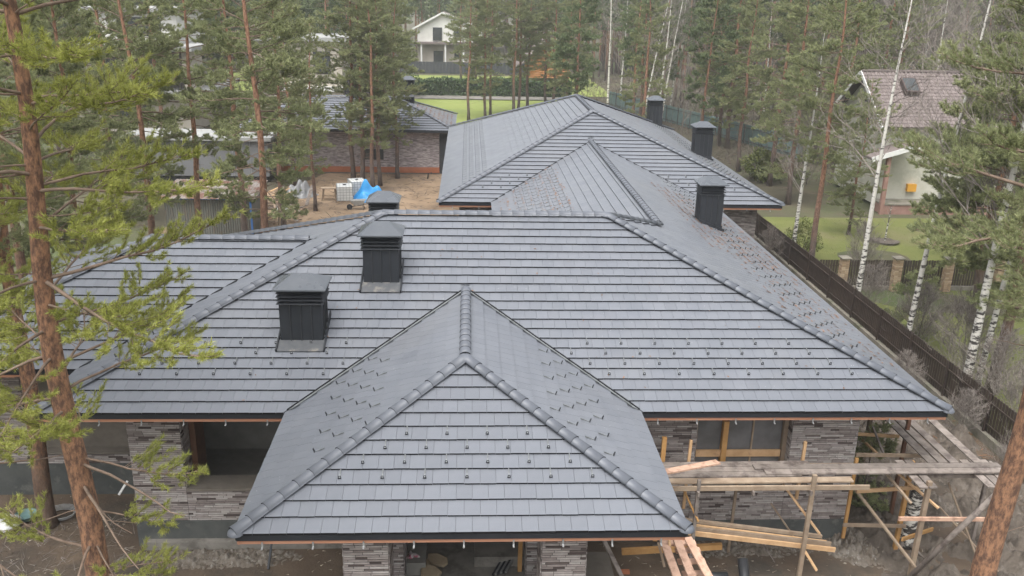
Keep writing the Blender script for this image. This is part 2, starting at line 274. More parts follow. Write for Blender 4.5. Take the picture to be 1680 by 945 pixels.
class MB:
    """collects shapes and links them as ONE mesh object"""
    def __init__(s): s.v = []; s.f = []; s.m = []
    def poly(s, pts, faces, mi=0):
        b = len(s.v); s.v += [tuple(p) for p in pts]; s.f += [tuple(b + i for i in f) for f in faces]; s.m += [mi] * len(faces); return s
    def box(s, x0, x1, y0, y1, z0, z1, mi=0):
        return s.poly([(x0, y0, z0), (x1, y0, z0), (x1, y1, z0), (x0, y1, z0), (x0, y0, z1), (x1, y0, z1), (x1, y1, z1), (x0, y1, z1)],
                      [(0, 3, 2, 1), (4, 5, 6, 7), (0, 1, 5, 4), (1, 2, 6, 5), (2, 3, 7, 6), (3, 0, 4, 7)], mi)
    def bar(s, a, b, w, h, up=(0, 0, 1), mi=0):
        a = Vector(a); b = Vector(b); d = (b - a).normalized(); up = Vector(up)
        if abs(d.dot(up)) > 0.95: up = Vector((0, 1, 0))
        sx = d.cross(up).normalized() * (w / 2); sz = sx.cross(d).normalized() * (h / 2)
        p = []
        for c in (a, b):
            p += [c - sx - sz, c + sx - sz, c + sx + sz, c - sx + sz]
        return s.poly(p, [(0, 1, 2, 3), (7, 6, 5, 4), (0, 4, 5, 1), (1, 5, 6, 2), (2, 6, 7, 3), (3, 7, 4, 0)], mi)
    def tube(s, pts, rad, n=8, caps=True, mi=0):
        pts = [Vector(p) for p in pts]; b = len(s.v); k = len(pts)
        if not hasattr(rad, '__len__'): rad = [rad] * k
        ref = Vector((0.31, 0.17, 0.93))
        for i, p in enumerate(pts):
            d = (pts[min(i + 1, k - 1)] - pts[max(i - 1, 0)]).normalized()
            r = ref if abs(d.dot(ref)) < .9 else Vector((1, 0, 0))
            x = d.cross(r).normalized(); y = d.cross(x)
            for j in range(n):
                a = 2 * math.pi * j / n; s.v.append(tuple(p + (x * math.cos(a) + y * math.sin(a)) * rad[i]))
        for i in range(k - 1):
            for j in range(n):
                s.f.append((b + i * n + j, b + i * n + (j + 1) % n, b + (i + 1) * n + (j + 1) % n, b + (i + 1) * n + j)); s.m.append(mi)
        if caps:
            s.f.append(tuple(b + j for j in range(n))); s.m.append(mi); s.f.append(tuple(b + (k - 1) * n + n - 1 - j for j in range(n))); s.m.append(mi)
        return s
    def mesh(s, name, mats, smooth=False):
        me = bpy.data.meshes.new(name); me.from_pydata(s.v, [], s.f)
        for m in (mats if isinstance(mats, (list, tuple)) else [mats]): me.materials.append(MATS[m])
        me.polygons.foreach_set('material_index', s.m)
        bm = bmesh.new(); bm.from_mesh(me); bmesh.ops.recalc_face_normals(bm, faces=bm.faces); bm.to_mesh(me); bm.free()
        if smooth: me.polygons.foreach_set('use_smooth', [True] * len(me.polygons))
        me.update(); return me
    def build(s, name, mats, parent=None, smooth=False):
        return link(name, s.mesh(name, mats, smooth), parent)
def bevel(o, w=0.01, seg=1):
    md = o.modifiers.new('bevel', 'BEVEL'); md.width = w; md.segments = seg; md.limit_method = 'ANGLE'; return o

# pieces that can be picked apart: the 300 that show largest become parts, the rest one "stuff" part
def view_area(pts):
    """how large a piece shows in the photograph, in photo pixels"""
    q = [to_px(p) for p in pts]
    if any((Vector(p) - CAM).dot(_fw) < .5 for p in pts): return 0
    cx = sum(a for a, b in q) / len(q); cy = sum(b for a, b in q) / len(q)
    if not (-20 < cx < 1700 and -20 < cy < 965): return 0
    a = 0
    for i in range(len(q)):
        x0, y0 = q[i]; x1, y1 = q[(i + 1) % len(q)]; a += x0 * y1 - x1 * y0
    return abs(a) / 2
class Pieces:
    def __init__(s, name, rest_name, mats): s.name = name; s.rest = rest_name; s.mats = mats; s.items = []; s.shared = {}
    def add(s, V, F, M, mtx, parent, area, key=None): s.items.append((area, V, F, M, mtx, parent, key))
    def flush(s, limit=300, rest_parent=None):
        s.items.sort(key=lambda t: -t[0])
        for area, V, F, M, mtx, parent, key in s.items[:limit]:
            if key is not None and key in s.shared: me = s.shared[key]
            else:
                mb = MB(); mb.v = [tuple(v) for v in V]; mb.f = list(F); mb.m = list(M); me = mb.mesh(s.name, s.mats)
                if key is not None: s.shared[key] = me
            o = bpy.data.objects.new(s.name, me); COL.objects.link(o); o.matrix_basis = mtx; attach(o, parent)
        by = {}
        for it in s.items[limit:]: by.setdefault((rest_parent or it[5]).name, []).append(it)
        for pn, its in by.items():
            v = []; f = []; m = []
            for area, V, F, M, mtx, parent, key in its:
                b = len(v); v += [tuple(mtx @ Vector(q)) for q in V]; f += [tuple(b + i for i in t) for t in F]; m += list(M)
            me = bpy.data.meshes.new(s.rest); me.from_pydata(v, [], f)
            for mm in s.mats: me.materials.append(MATS[mm])
            me.polygons.foreach_set('material_index', m); me.update()
            o = link(s.rest, me, bpy.data.objects[pn]); o['kind'] = 'stuff'

# ================================================================== SETTING: ground
def sheet(name, x0, x1, y0, y1, z, m, nx=1, ny=1, f=None, kind='structure'):
    xs = np.linspace(x0, x1, nx + 1); ys = np.linspace(y0, y1, ny + 1); X, Y = np.meshgrid(xs, ys)
    Z = np.full_like(X, z) if f is None else z + f(X, Y)
    V = np.stack([X.ravel(), Y.ravel(), Z.ravel()], 1); i = np.arange((nx + 1) * (ny + 1)).reshape(ny + 1, nx + 1)
    Q = np.stack([i[:-1, :-1].ravel(), i[:-1, 1:].ravel(), i[1:, 1:].ravel(), i[1:, :-1].ravel()], 1)
    o = link(name, np_mesh(name, V, Q, [m], n=4, smooth=f is not None)); o['kind'] = kind
    return o
def wave_noise(X, Y, seed, octs, amp):
    r = np.random.RandomState(seed); Z = np.zeros_like(X)
    for f, a in octs:
        for k in range(6):
            th = r.rand() * 6.28; ph = r.rand() * 6.28; ff = f * (0.7 + .6 * r.rand())
            Z += a / 3 * np.sin((X * math.cos(th) + Y * math.sin(th)) * ff + ph)
    return Z * amp
def blotch(name, cx, cy, rx, ry, z, m, seed, n=48):
    r = np.random.RandomState(seed); ph = r.rand(6) * 6.28
    pts = []
    for k in range(n):
        a = 2 * math.pi * k / n; q = 1 + sum(.10 / (j * .6 + 1) * math.sin((j + 2) * a + ph[j]) for j in range(6))
        pts.append((cx + rx * q * math.cos(a), cy + ry * q * math.sin(a), z))
    o = MB().poly(pts, [tuple(range(n))]).build(name, m); o['kind'] = 'structure'; return o
sheet('ground', -900, 900, -60, 1500, 0.0, 'forest_floor')
blotch('soil', 1.0, 22, 17.5, 17, 0.004, 'soil', 3)
blotch('soil', 13.6, 42, 3.6, 24, 0.008, 'soil', 5)
blotch('soil', -6.0, 55.5, 10.5, 13.5, 0.012, 'sand_soil', 4)
def clods(X, Y):
    m = np.clip(np.minimum((X - 10.1) / 1.0, (16.3 - X) / .6), 0, 1) * np.clip(np.minimum((Y - 14.5) / 1, (33 - Y) / 3), 0, 1)
    n = np.array([turbulence((x * 1.0, y * 1.0, 3.1), 6, False, noise_basis='PERLIN_ORIGINAL', amplitude_scale=.62, frequency_scale=2.1) for x, y in zip(X.ravel(), Y.ravel())]).reshape(X.shape)
    return m * (0.02 + np.clip(n + .25, 0, 2) * .62)
sheet('soil_heap', 9.8, 16.5, 14.2, 33.5, -0.02, 'clod_soil', 150, 260, clods)
def rub(cx, cy, rx, ry, h):
    return lambda X, Y: np.clip(1 - ((X - cx) / rx) ** 2 - ((Y - cy) / ry) ** 2, 0, 1) * h * (.4 + np.abs(wave_noise(X, Y, 9, [(3, .5), (9, .5), (20, .5), (44, .5)], 1.3))) - .025
sheet('mortar_heap', 8.9, 11.1, 17.9, 20.1, 0.0, 'rubble', 90, 90, rub(10.0, 19.0, 1.0, 1.0, .16))
sheet('mortar_heap', -9.2, -3.4, 17.2, 19.2, 0.0, 'rubble', 200, 70, rub(-6.3, 18.75, 2.7, .55, .07))
sheet('mortar_heap', 4.2, 10.2, 18.0, 19.25, 0.0, 'rubble', 200, 50, rub(7.0, 18.9, 2.9, .5, .06))
# neighbours' lawns
sheet('lawn', 16.9, 60, 14, 54.2, 0.02, 'lawn', 50, 50, lambda X, Y: wave_noise(X, Y, 6, [(.35, .5), (1.1, .3)], .05))
sheet('lawn', -8, 15, 74, 119, 0.02, 'lawn_far', 30, 30, lambda X, Y: wave_noise(X, Y, 7, [(.2, .5)], .06))
blotch('flower_bed', 8.5, 104, 3.6, 5.0, 0.12, 'soil', 12)
blotch('path', -6, 118, 22, 2.4, 0.16, 'concrete', 13)
sheet('lawn', -40, 20, 121.6, 150, 0.06, 'lawn_far')

# ================================================================== THE HOUSE
ZE, T = 4.10, 0.3968
SL = math.hypot(1, T)
X1, X2, YM, WW = -9.75, 11.42, 18.41, 7.25
XC, EW, Y0 = -0.04, 4.05, 13.66
WP = 5.15; XR = X2 - WP; BX1, BX2, BY, BL = -1.32, 14.75, 39.82, 23.57
BW = (BX2 - BX1) / 2; BXM = (BX1 + BX2) / 2
LX, WL, YL = -14.47, 5.05, 20.85
house = empty('brick_house', (0, 19.3, 0), 'large unfinished brick house under a many-hipped grey tiled roof', 'house')

GA, TW = 0.357, 0.30
class Face:
    """a roof slope: O at an eave end, U along the eave, slope rises in plan direction D"""
    def __init__(s, O, U, D, poly):
        s.O = Vector(O); s.U = Vector(U).normalized(); D = Vector(D).normalized()
        s.V = Vector((D.x, D.y, T)).normalized(); s.N = s.U.cross(s.V).normalized()
        if s.N.z < 0: s.N = -s.N
        s.poly = [(a, b * SL) for a, b in poly]      # given as (along the eave, plan distance)
    def pt(s, u, v, h=0): return s.O + s.U * u + s.V * v + s.N * h
    def mtx(s, u, v):
        p = s.pt(u, v); return Matrix(((s.U.x, s.V.x, s.N.x, p.x), (s.U.y, s.V.y, s.N.y, p.y), (s.U.z, s.V.z, s.N.z, p.z), (0, 0, 0, 1)))
def clip(P, a, b, c):
    """keep the part of polygon P where a*u + b*v + c >= 0"""
    out = []
    for i in range(len(P)):
        p = P[i]; q = P[(i + 1) % len(P)]; dp = a * p[0] + b * p[1] + c; dq = a * q[0] + b * q[1] + c
        if dp >= 0: out.append(p)
        if (dp >= 0) != (dq >= 0):
            t = dp / (dp - dq); out.append((p[0] + (q[0] - p[0]) * t, p[1] + (q[1] - p[1]) * t))
    return out
def half_planes(poly):
    ar = sum(poly[i][0] * poly[(i + 1) % len(poly)][1] - poly[(i + 1) % len(poly)][0] * poly[i][1] for i in range(len(poly)))
    sg = 1 if ar > 0 else -1; H = []
    for i in range(len(poly)):
        (x0, y0), (x1, y1) = poly[i], poly[(i + 1) % len(poly)]; L = math.hypot(x1 - x0, y1 - y0)
        H.append((-(y1 - y0) / L * sg, (x1 - x0) / L * sg, ((y1 - y0) * x0 - (x1 - x0) * y0) / L * sg))
    return H
def area2(P): return abs(sum(P[i][0] * P[(i + 1) % len(P)][1] - P[(i + 1) % len(P)][0] * P[i][1] for i in range(len(P)))) / 2
def slab(P, u0, v0, v1):
    """a tile: its lower edge lies on the course below, its upper edge on the batten"""
    hb = lambda v: 0.074 - 0.046 * (v - v0) / (GA + .06)
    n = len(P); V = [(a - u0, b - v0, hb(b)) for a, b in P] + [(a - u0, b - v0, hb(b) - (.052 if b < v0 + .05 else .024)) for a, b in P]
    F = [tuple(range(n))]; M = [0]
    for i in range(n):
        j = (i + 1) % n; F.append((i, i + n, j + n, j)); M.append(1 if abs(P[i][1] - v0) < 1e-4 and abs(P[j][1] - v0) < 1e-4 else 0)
    return V, F, M
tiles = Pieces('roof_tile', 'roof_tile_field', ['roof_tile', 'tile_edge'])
def lay_tiles(face, parent, phase=0.0, notch=None, pieces=None, jitter=True, gap=0.005):
    pieces = pieces or tiles
    H = half_planes(face.poly); us = [p[0] for p in face.poly]; vs = [p[1] for p in face.poly]
    full = None; nrow = int(max(vs) / GA) + 1
    rnd = random.Random(5)
    for r in range(nrow):
        v0 = r * GA - .03; v1 = v0 + GA + .06
        u = math.floor(min(us) / TW) * TW - (TW / 2 if r % 2 else 0) + phase
        while u < max(us):
            a, b = u + gap / 2, u + TW - gap / 2; dv = rnd.uniform(-.004, .004) if jitter else 0
            P = [(a, v0), (b, v0), (b, v1), (a, v1)]; A0 = area2(P)
            for h in H[1:]: P = clip(P, *h) if len(P) > 2 else []
            lst = [P] if len(P) > 2 else []
            if notch and lst:
                out = []
                for P in lst:
                    done = False
                    for h in notch:
                        if all(h[0] * p[0] + h[1] * p[1] + h[2] >= -1e-6 for p in P): out.append(P); done = True; break
                    if not done:
                        for h in notch:
                            q = clip(P, *h)
                            if len(q) > 2: out.append(q)
                lst = out
            for P in lst:
                if area2(P) < .003: continue
                isfull = abs(area2(P) - A0) < 1e-6 and len(P) == 4
                V, F, M = slab(P, u, v0, v1)
                ar = view_area([face.pt(p[0], p[1], .06) for p in P])
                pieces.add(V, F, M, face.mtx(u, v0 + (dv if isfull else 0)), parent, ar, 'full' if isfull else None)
            u += TW

M_FRONT = Face((X1, YM, ZE), (1, 0, 0), (0, 1, 0), [(0, 0), (X2 - X1, 0), (X2 - X1 - WW, WW), (WW, WW)])
M_LEFT = Face((X1, YM + 2 * WW, ZE), (0, -1, 0), (1, 0, 0), [(0, 0), (2 * WW, 0), (WW, WW)])
L_R = BY - YM
M_RIGHT = Face((X2, YM, ZE), (0, 1, 0), (-1, 0, 0), [(0, 0), (2 * WW - WP, 0), (2 * WW - WP, WP), (WW, WW)])
G_RIGHT = Face((X2, YM, ZE), (0, 1, 0), (-1, 0, 0), [(2 * WW - WP, 0), (L_R, 0), (L_R + WP, WP), (2 * WW - WP, WP)])
G_LEFT = Face((XR - WP, BY, ZE), (0, -1, 0), (1, 0, 0), [(0, 0), (BY - YM - 2 * WW, 0), (BY - YM - 2 * WW + WP, WP), (-WP, WP)])
M_BACK = Face((X2, YM + 2 * WW, ZE), (-1, 0, 0), (0, -1, 0), [(0, 0), (X2 - X1, 0), (X2 - X1 - WW, WW), (WW, WW)])
EN = YM - Y0
E_FRONT = Face((XC - EW, Y0, ZE), (1, 0, 0), (0, 1, 0), [(0, 0), (2 * EW, 0), (EW, EW)])
E_LEFT = Face((XC - EW, YM, ZE), (0, -1, 0), (1, 0, 0), [(0, 0), (EN, 0), (EN - EW, EW), (-EW, EW)])
E_RIGHT = Face((XC + EW, Y0, ZE), (0, 1, 0), (-1, 0, 0), [(0, 0), (EN, 0), (EN + EW, EW), (EW, EW)])
B_FRONT = Face((BX1, BY, ZE), (1, 0, 0), (0, 1, 0), [(0, 0), (2 * BW, 0), (BW, BW)])
B_LEFT = Face((BX1, BY + BL, ZE), (0, -1, 0), (1, 0, 0), [(0, 0), (BL, 0), (BL - BW, BW), (BW, BW)])
B_RIGHT = Face((BX2, BY, ZE), (0, 1, 0), (-1, 0, 0), [(0, 0), (BL, 0), (BL - BW, BW), (BW, BW)])
B_BACK = Face((BX2, BY + BL, ZE), (-1, 0, 0), (0, -1, 0), [(0, 0), (2 * BW, 0), (BW, BW)])
L_FRONT = Face((LX, YL, ZE), (1, 0, 0), (0, 1, 0), [(0, 0), (X1 - LX, 0), (X1 - LX + WL, WL), (WL, WL)])
L_LEFT = Face((LX, YL + 2 * WL, ZE), (0, -1, 0), (1, 0, 0), [(0, 0), (2 * WL, 0), (WL, WL)])
L_BACK = Face((X1, YL + 2 * WL, ZE), (-1, 0, 0), (0, -1, 0), [(0, 0), (X1 - LX, 0), (X1 - LX - WL, WL), (-WL, WL)])
ALL = [M_FRONT, M_LEFT, M_RIGHT, G_RIGHT, G_LEFT, M_BACK, E_FRONT, E_LEFT, E_RIGHT, B_FRONT, B_LEFT, B_RIGHT, B_BACK, L_FRONT, L_LEFT, L_BACK]
mb = MB()
for f in ALL: mb.poly([f.pt(u, v, -.004) for u, v in f.poly], [tuple(range(len(f.poly)))])
roof = mb.build('roof', 'deck', house)

# notches: keep the tiles of the slope behind clear of the valley
def notch_lines(face, a, b, c, off=.05):
    """apex b, feet a and c, all in the slope's own (u, plan) coordinates"""
    P = [(p[0], p[1] * SL) for p in (a, b, c)]
    hs = []
    for p, q, other in ((P[0], P[1], P[2]), (P[1], P[2], P[0])):
        L = math.hypot(q[0] - p[0], q[1] - p[1]); n = (-(q[1] - p[1]) / L, (q[0] - p[0]) / L); cc = -(n[0] * p[0] + n[1] * p[1])
        if n[0] * other[0] + n[1] * other[1] + cc > 0: n = (-n[0], -n[1]); cc = -cc
        hs.append((n[0], n[1], cc - off))
    return hs
N_MAIN = notch_lines(M_FRONT, (XC - EW - X1, 0), (XC - X1, EW), (XC + EW - X1, 0))
N_BACK = notch_lines(B_FRONT, (XR - WP - BX1, 0), (XR - BX1, WP), (X2 - BX1, 0))
N_LEFT = notch_lines(M_LEFT, (YM + 2 * WW - YL, 0), (YM + 2 * WW - YL - WL, WL), (YM + 2 * WW - YL - 2 * WL, 0))
lay_tiles(M_FRONT, roof, notch=N_MAIN)
lay_tiles(M_LEFT, roof, notch=N_LEFT)
for f in (M_RIGHT, G_RIGHT, G_LEFT, E_FRONT, E_LEFT, E_RIGHT, B_LEFT, B_RIGHT, L_FRONT, L_LEFT): lay_tiles(f, roof)
lay_tiles(B_FRONT, roof, notch=N_BACK)
tiles.flush(300, roof)

# ridge and hip caps: one barrel cap after another, each lapping the one below
def cap_mesh(L=0.42, r0=.134, r1=.124, n=10, name='ridge_cap'):
    mb = MB(); V = []
    for (x, r, t) in ((0, r0, 0), (L, r1, 0), (0, r0 - .022, 0), (L, r1 - .022, 0)):
        for k in range(n + 1):
            a = math.pi * k / n; V.append((x, r * math.cos(a), r * math.sin(a) * .80 + .005))
    m = n + 1; F = []; M = []
    for k in range(n):
        F.append((k, k + 1, m + k + 1, m + k)); M.append(0)
        F.append((2 * m + k, 3 * m + k, 3 * m + k + 1, 2 * m + k + 1)); M.append(1)
        F.append((k, 2 * m + k, 2 * m + k + 1, k + 1)); M.append(1)
    for k in (0, n): F.append((k, m + k, 3 * m + k, 2 * m + k)); M.append(1)
    mb.v = V; mb.f = F; mb.m = M
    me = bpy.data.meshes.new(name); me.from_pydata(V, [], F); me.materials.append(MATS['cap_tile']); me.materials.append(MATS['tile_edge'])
    me.polygons.foreach_set('material_index', M); me.polygons.foreach_set('use_smooth', [m_ == 0 for m_ in M]); me.update(); return me
CAP = cap_mesh()
def run_caps(a, b, parent, lift=.075, step=.36, me=None, name='ridge_cap', tilt=.012, end_cap=False):
    """a = lower end, b = upper end"""
    a = Vector(a); b = Vector(b); d = (b - a); L = d.length; d.normalize(); n = max(1, round(L / step)); s = L / n
    y = Vector((0, 0, 1)).cross(d).normalized(); z = d.cross(y)
    for k in range(n):
        p = a + d * (k * s - .03) + z * (lift + tilt * .6)
        d2 = (d - z * (tilt / .4)).normalized(); z2 = d2.cross(y)
        o = bpy.data.objects.new(name, me or CAP); COL.objects.link(o)
        sx = (s + .055) / .42
        o.matrix_basis = Matrix(((d2.x * sx, y.x, z2.x, p.x), (d2.y * sx, y.y, z2.y, p.y), (d2.z * sx, y.z, z2.z, p.z), (0, 0, 0, 1)))
        attach(o, parent)
def P3(x, y, h=0): return Vector((x, y, ZE + h * T))
AP_E = P3(XC, Y0 + EW, EW)
run_caps(P3(XC - EW, Y0), AP_E, roof); run_caps(P3(XC + EW, Y0), AP_E, roof)
run_caps(AP_E + Vector((0, .12, 0)), P3(XC, YM + EW - .1, EW), roof, tilt=.004)
AM_L, AM_R = P3(X1 + WW, YM + WW, WW), P3(X2 - WW, YM + WW, WW)
run_caps(P3(X1, YM), AM_L, roof); run_caps(P3(X2, YM), AM_R, roof); run_caps(AM_L, AM_R, roof, tilt=.012)
run_caps(P3(XR, YM + 2 * WW - WP, WP), AM_R, roof)                       # rear hip down to the link's ridge
run_caps(P3(XR, YM + 2 * WW - WP + .2, WP), P3(XR, BY + WP, WP), roof, tilt=.01)
run_caps(P3(X1 + .8, YM + 2 * WW - .8, .8), AM_L, roof)
run_caps(P3(BX1, BY), P3(BXM, BY + BW, BW), roof); run_caps(P3(BX2, BY), P3(BXM, BY + BW, BW), roof)
run_caps(P3(BXM, BY + BW, BW), P3(BXM, BY + BL - BW, BW), roof, tilt=.01, step=.5)
run_caps(P3(BX1, BY + BL), P3(BXM, BY + BL - BW, BW), roof, step=.5); run_caps(P3(BX2, BY + BL), P3(BXM, BY + BL - BW, BW), roof, step=.5)
run_caps(P3(LX, YL), P3(LX + WL, YL + WL, WL), roof); run_caps(P3(LX + WL, YL + WL, WL), P3(X1 + WL - .1, YL + WL, WL), roof, tilt=.01)
# rounded hip starters and the three-way cap where the porch ridge meets its hips
for c in (P3(XC - EW, Y0), P3(XC + EW, Y0), P3(X1, YM), P3(X2, YM), P3(BX1, BY), P3(BX2, BY), AP_E, AM_L, AM_R):
    m_ = MB(); n, k = 14, 6; up = c in (AP_E, AM_L, AM_R); rr = .185 if up else .15; sq = .62 if up else .8
    V = [(c.x + rr * math.cos(6.2832 * j / n) * math.cos(1.5708 * i / k), c.y + rr * math.sin(6.2832 * j / n) * math.cos(1.5708 * i / k), c.z + (.055 if up else .03) + rr * sq * math.sin(1.5708 * i / k)) for i in range(k) for j in range(n)] + [(c.x, c.y, c.z + (.055 if up else .03) + rr * sq)]
    m_.poly(V, [(i * n + j, i * n + (j + 1) % n, (i + 1) * n + (j + 1) % n, (i + 1) * n + j) for i in range(k - 1) for j in range(n)] + [((k - 1) * n + j, (k - 1) * n + (j + 1) % n, k * n) for j in range(n)])
    m_.build('hip_starter' if not up else 'junction_cap', 'cap_tile', roof, smooth=True)

# valleys: a pale metal strip on the porch side, dark upstand at the tiles behind
def valley(a, b, side, w=.13, up=.092):
    a = Vector(a); b = Vector(b); d = (b - a).normalized(); s = Vector(side).normalized()
    m_ = MB(); h = Vector((0, 0, up)); s2 = s * w + Vector((0, 0, abs(w) * T))
    m_.poly([a + h, b + h, b + h + s2, a + h + s2], [(0, 1, 2, 3)]); m_.build('valley_flashing', 'zinc', roof)
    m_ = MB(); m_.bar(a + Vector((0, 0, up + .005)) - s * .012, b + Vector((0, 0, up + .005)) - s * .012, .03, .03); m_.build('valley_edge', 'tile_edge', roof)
valley(P3(XC - EW, YM), P3(XC, YM + EW, EW), (1, 0, 0)); valley(P3(XC + EW, YM), P3(XC, YM + EW, EW), (-1, 0, 0))
for a, b in ((P3(XR - WP, BY), P3(XR, BY + WP, WP)), (P3(X2, BY), P3(XR, BY + WP, WP)), (P3(X1, YL), P3(X1 + WL, YL + WL, WL))):
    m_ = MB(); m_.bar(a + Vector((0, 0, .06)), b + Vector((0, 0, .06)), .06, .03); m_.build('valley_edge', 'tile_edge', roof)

# snow guards: strap plus upright loop on staggered courses
def guard_mesh():
    m_ = MB(); m_.box(-.009, .009, .02, .22, .055, .073, 0)
    m_.bar((-.027, 0, .06), (-.018, 0, .14), .013, .012, (0, 1, 0), 1); m_.bar((.027, 0, .06), (.018, 0, .14), .013, .012, (0, 1, 0), 1); m_.bar((-.022, 0, .138), (.022, 0, .138), .013, .012, (0, 1, 0), 1); m_.box(-.026, .026, -.006, .008, .06, .085, 1)
    return m_.mesh('snow_guard', ['zinc', 'guard'])
GUARD = guard_mesh(); NG = [0]; far_guard = []
def guards(face, rows, step, notch=None, u_lo=None, u_hi=None, parts=True, start=.3):
    H = half_planes(face.poly); us = [p[0] for p in face.poly]
    for i, r in enumerate(rows):
        v = r * GA + .10; u = (u_lo if u_lo is not None else min(us)) + start + (step / 2 if i % 2 else 0)
        while u < (u_hi if u_hi is not None else max(us)):
            ok = all(h[0] * u + h[1] * v + h[2] > .28 for h in H[1:]) and (not notch or any(h[0] * u + h[1] * v + h[2] > .15 for h in notch))
            if ok:
                if parts:
                    o = bpy.data.objects.new('snow_guard', GUARD); COL.objects.link(o); o.matrix_basis = face.mtx(u, v); attach(o, roof); NG[0] += 1
                else: far_guard.append(face.mtx(u, v))
            u += step
guards(E_FRONT, (3, 4, 5, 6), .80, start=.1); guards(E_LEFT, (3, 4, 5, 6), .80); guards(E_RIGHT, (3, 4, 5, 6), .80)
guards(M_FRONT, (3, 4, 5, 6), .86, N_MAIN); guards(M_RIGHT, (3, 4, 5, 6), .86); guards(L_FRONT, (3, 4, 5, 6), .86); guards(L_LEFT, (3, 4, 5, 6), .86, parts=False)
guards(G_RIGHT, (3, 4, 5, 6), .86, parts=False); guards(B_FRONT, (3, 4, 5, 6), .86, N_BACK, parts=False); guards(B_LEFT, (3, 4, 5, 6), .6, parts=False); guards(B_RIGHT, (3, 4, 5, 6), .6, parts=False)
guards(G_LEFT, (3, 4, 5, 6, 7, 8), .6, parts=False); guards(M_LEFT, (3, 4, 5, 6), .86, N_LEFT, parts=False)
gv = np.array([v.co[:] for v in GUARD.vertices]); gf = [tuple(p.vertices) for p in GUARD.polygons]; gm = [p.material_index for p in GUARD.polygons]
m_ = MB()
for mt in far_guard:
    A = np.array(mt); q = gv @ A[:3, :3].T + A[:3, 3]; b = len(m_.v); m_.v += [tuple(x) for x in q]; m_.f += [tuple(b + i for i in f) for f in gf]; m_.m += gm
o = m_.build('snow_guard_row', ['zinc', 'guard'], roof); o['kind'] = 'stuff'

# eaves: dark drip edge, copper-brown fascia, gutter brackets, soffit
def eave(a, b, out, brackets=True):
    a = Vector((*a, ZE)); b = Vector((*b, ZE)); o = Vector((*out, 0))
    d = (b - a).normalized()
    m_ = MB(); m_.bar(a + o * .005 + Vector((0, 0, -.045)) , b + o * .005 + Vector((0, 0, -.045)), .03, .15); m_.build('drip_edge', 'dark_metal', roof)
    m_ = MB(); m_.bar(a - o * .035 + Vector((0, 0, -.11)), b - o * .035 + Vector((0, 0, -.11)), .035, .19); m_.build('fascia', 'copper_wood', roof)
    if brackets:
        L = (b - a).length; n = int(L / .9)
        for k in range(n):
            p = a + d * ((k + .5) * L / n) + o * .02 + Vector((0, 0, -.2))
            m_ = MB(); m_.bar(p + Vector((0, 0, .05)), p + Vector((0, 0, -.05)), .03, .012, o); m_.bar(p + Vector((0, 0, -.045)), p + o * .07 + Vector((0, 0, -.06)), .03, .012); m_.build('gutter_bracket', 'galvanised', roof)
eave((XC - EW, Y0), (XC + EW, Y0), (0, -1)); eave((XC - EW, YM), (XC - EW, Y0), (-1, 0), False); eave((XC + EW, Y0), (XC + EW, YM), (1, 0), False)
eave((X1, YM), (XC - EW, YM), (0, -1)); eave((XC + EW, YM), (X2, YM), (0, -1)); eave((X2, YM), (X2, BY), (1, 0), False); eave((X1, YL), (X1, YM), (-1, 0), False)
eave((LX, YL), (X1, YL), (0, -1)); eave((BX1, BY), (XR - WP, BY), (0, -1)); eave((X2, BY), (BX2, BY), (0, -1)); eave((BX1, BY + BL), (BX1, BY), (-1, 0), False); eave((BX2, BY), (BX2, BY + BL), (1, 0), False)
eave((XR - WP, BY), (XR - WP, YM + 2 * WW), (-1, 0), False); eave((LX, YL + 2 * WL), (LX, YL), (-1, 0), False); eave((XR - WP, YM + 2 * WW), (X1, YM + 2 * WW), (0, 1), False)
m_ = MB()
for x0, x1, y0, y1 in ((XC - EW + .06, XC + EW - .06, Y0 + .06, YM + .4), (X1 + .06, X2 - .06, YM + .07, YM + 2 * WW - .06), (LX + .06, X1 + .5, YL + .06, YL + 2 * WL - .06), (XR - WP + .06, X2 - .07, YM + 2 * WW - .2, BY + .3), (BX1 + .06, BX2 - .06, BY + .06, BY + BL - .06)):
    m_.poly([(x0, y0, ZE - .19 + .003 * len(m_.f)), (x1, y0, ZE - .19 + .003 * len(m_.f)), (x1, y1, ZE - .19 + .003 * len(m_.f)), (x0, y1, ZE - .19 + .003 * len(m_.f))], [(0, 1, 2, 3)])
m_.build('soffit', 'soffit', house)

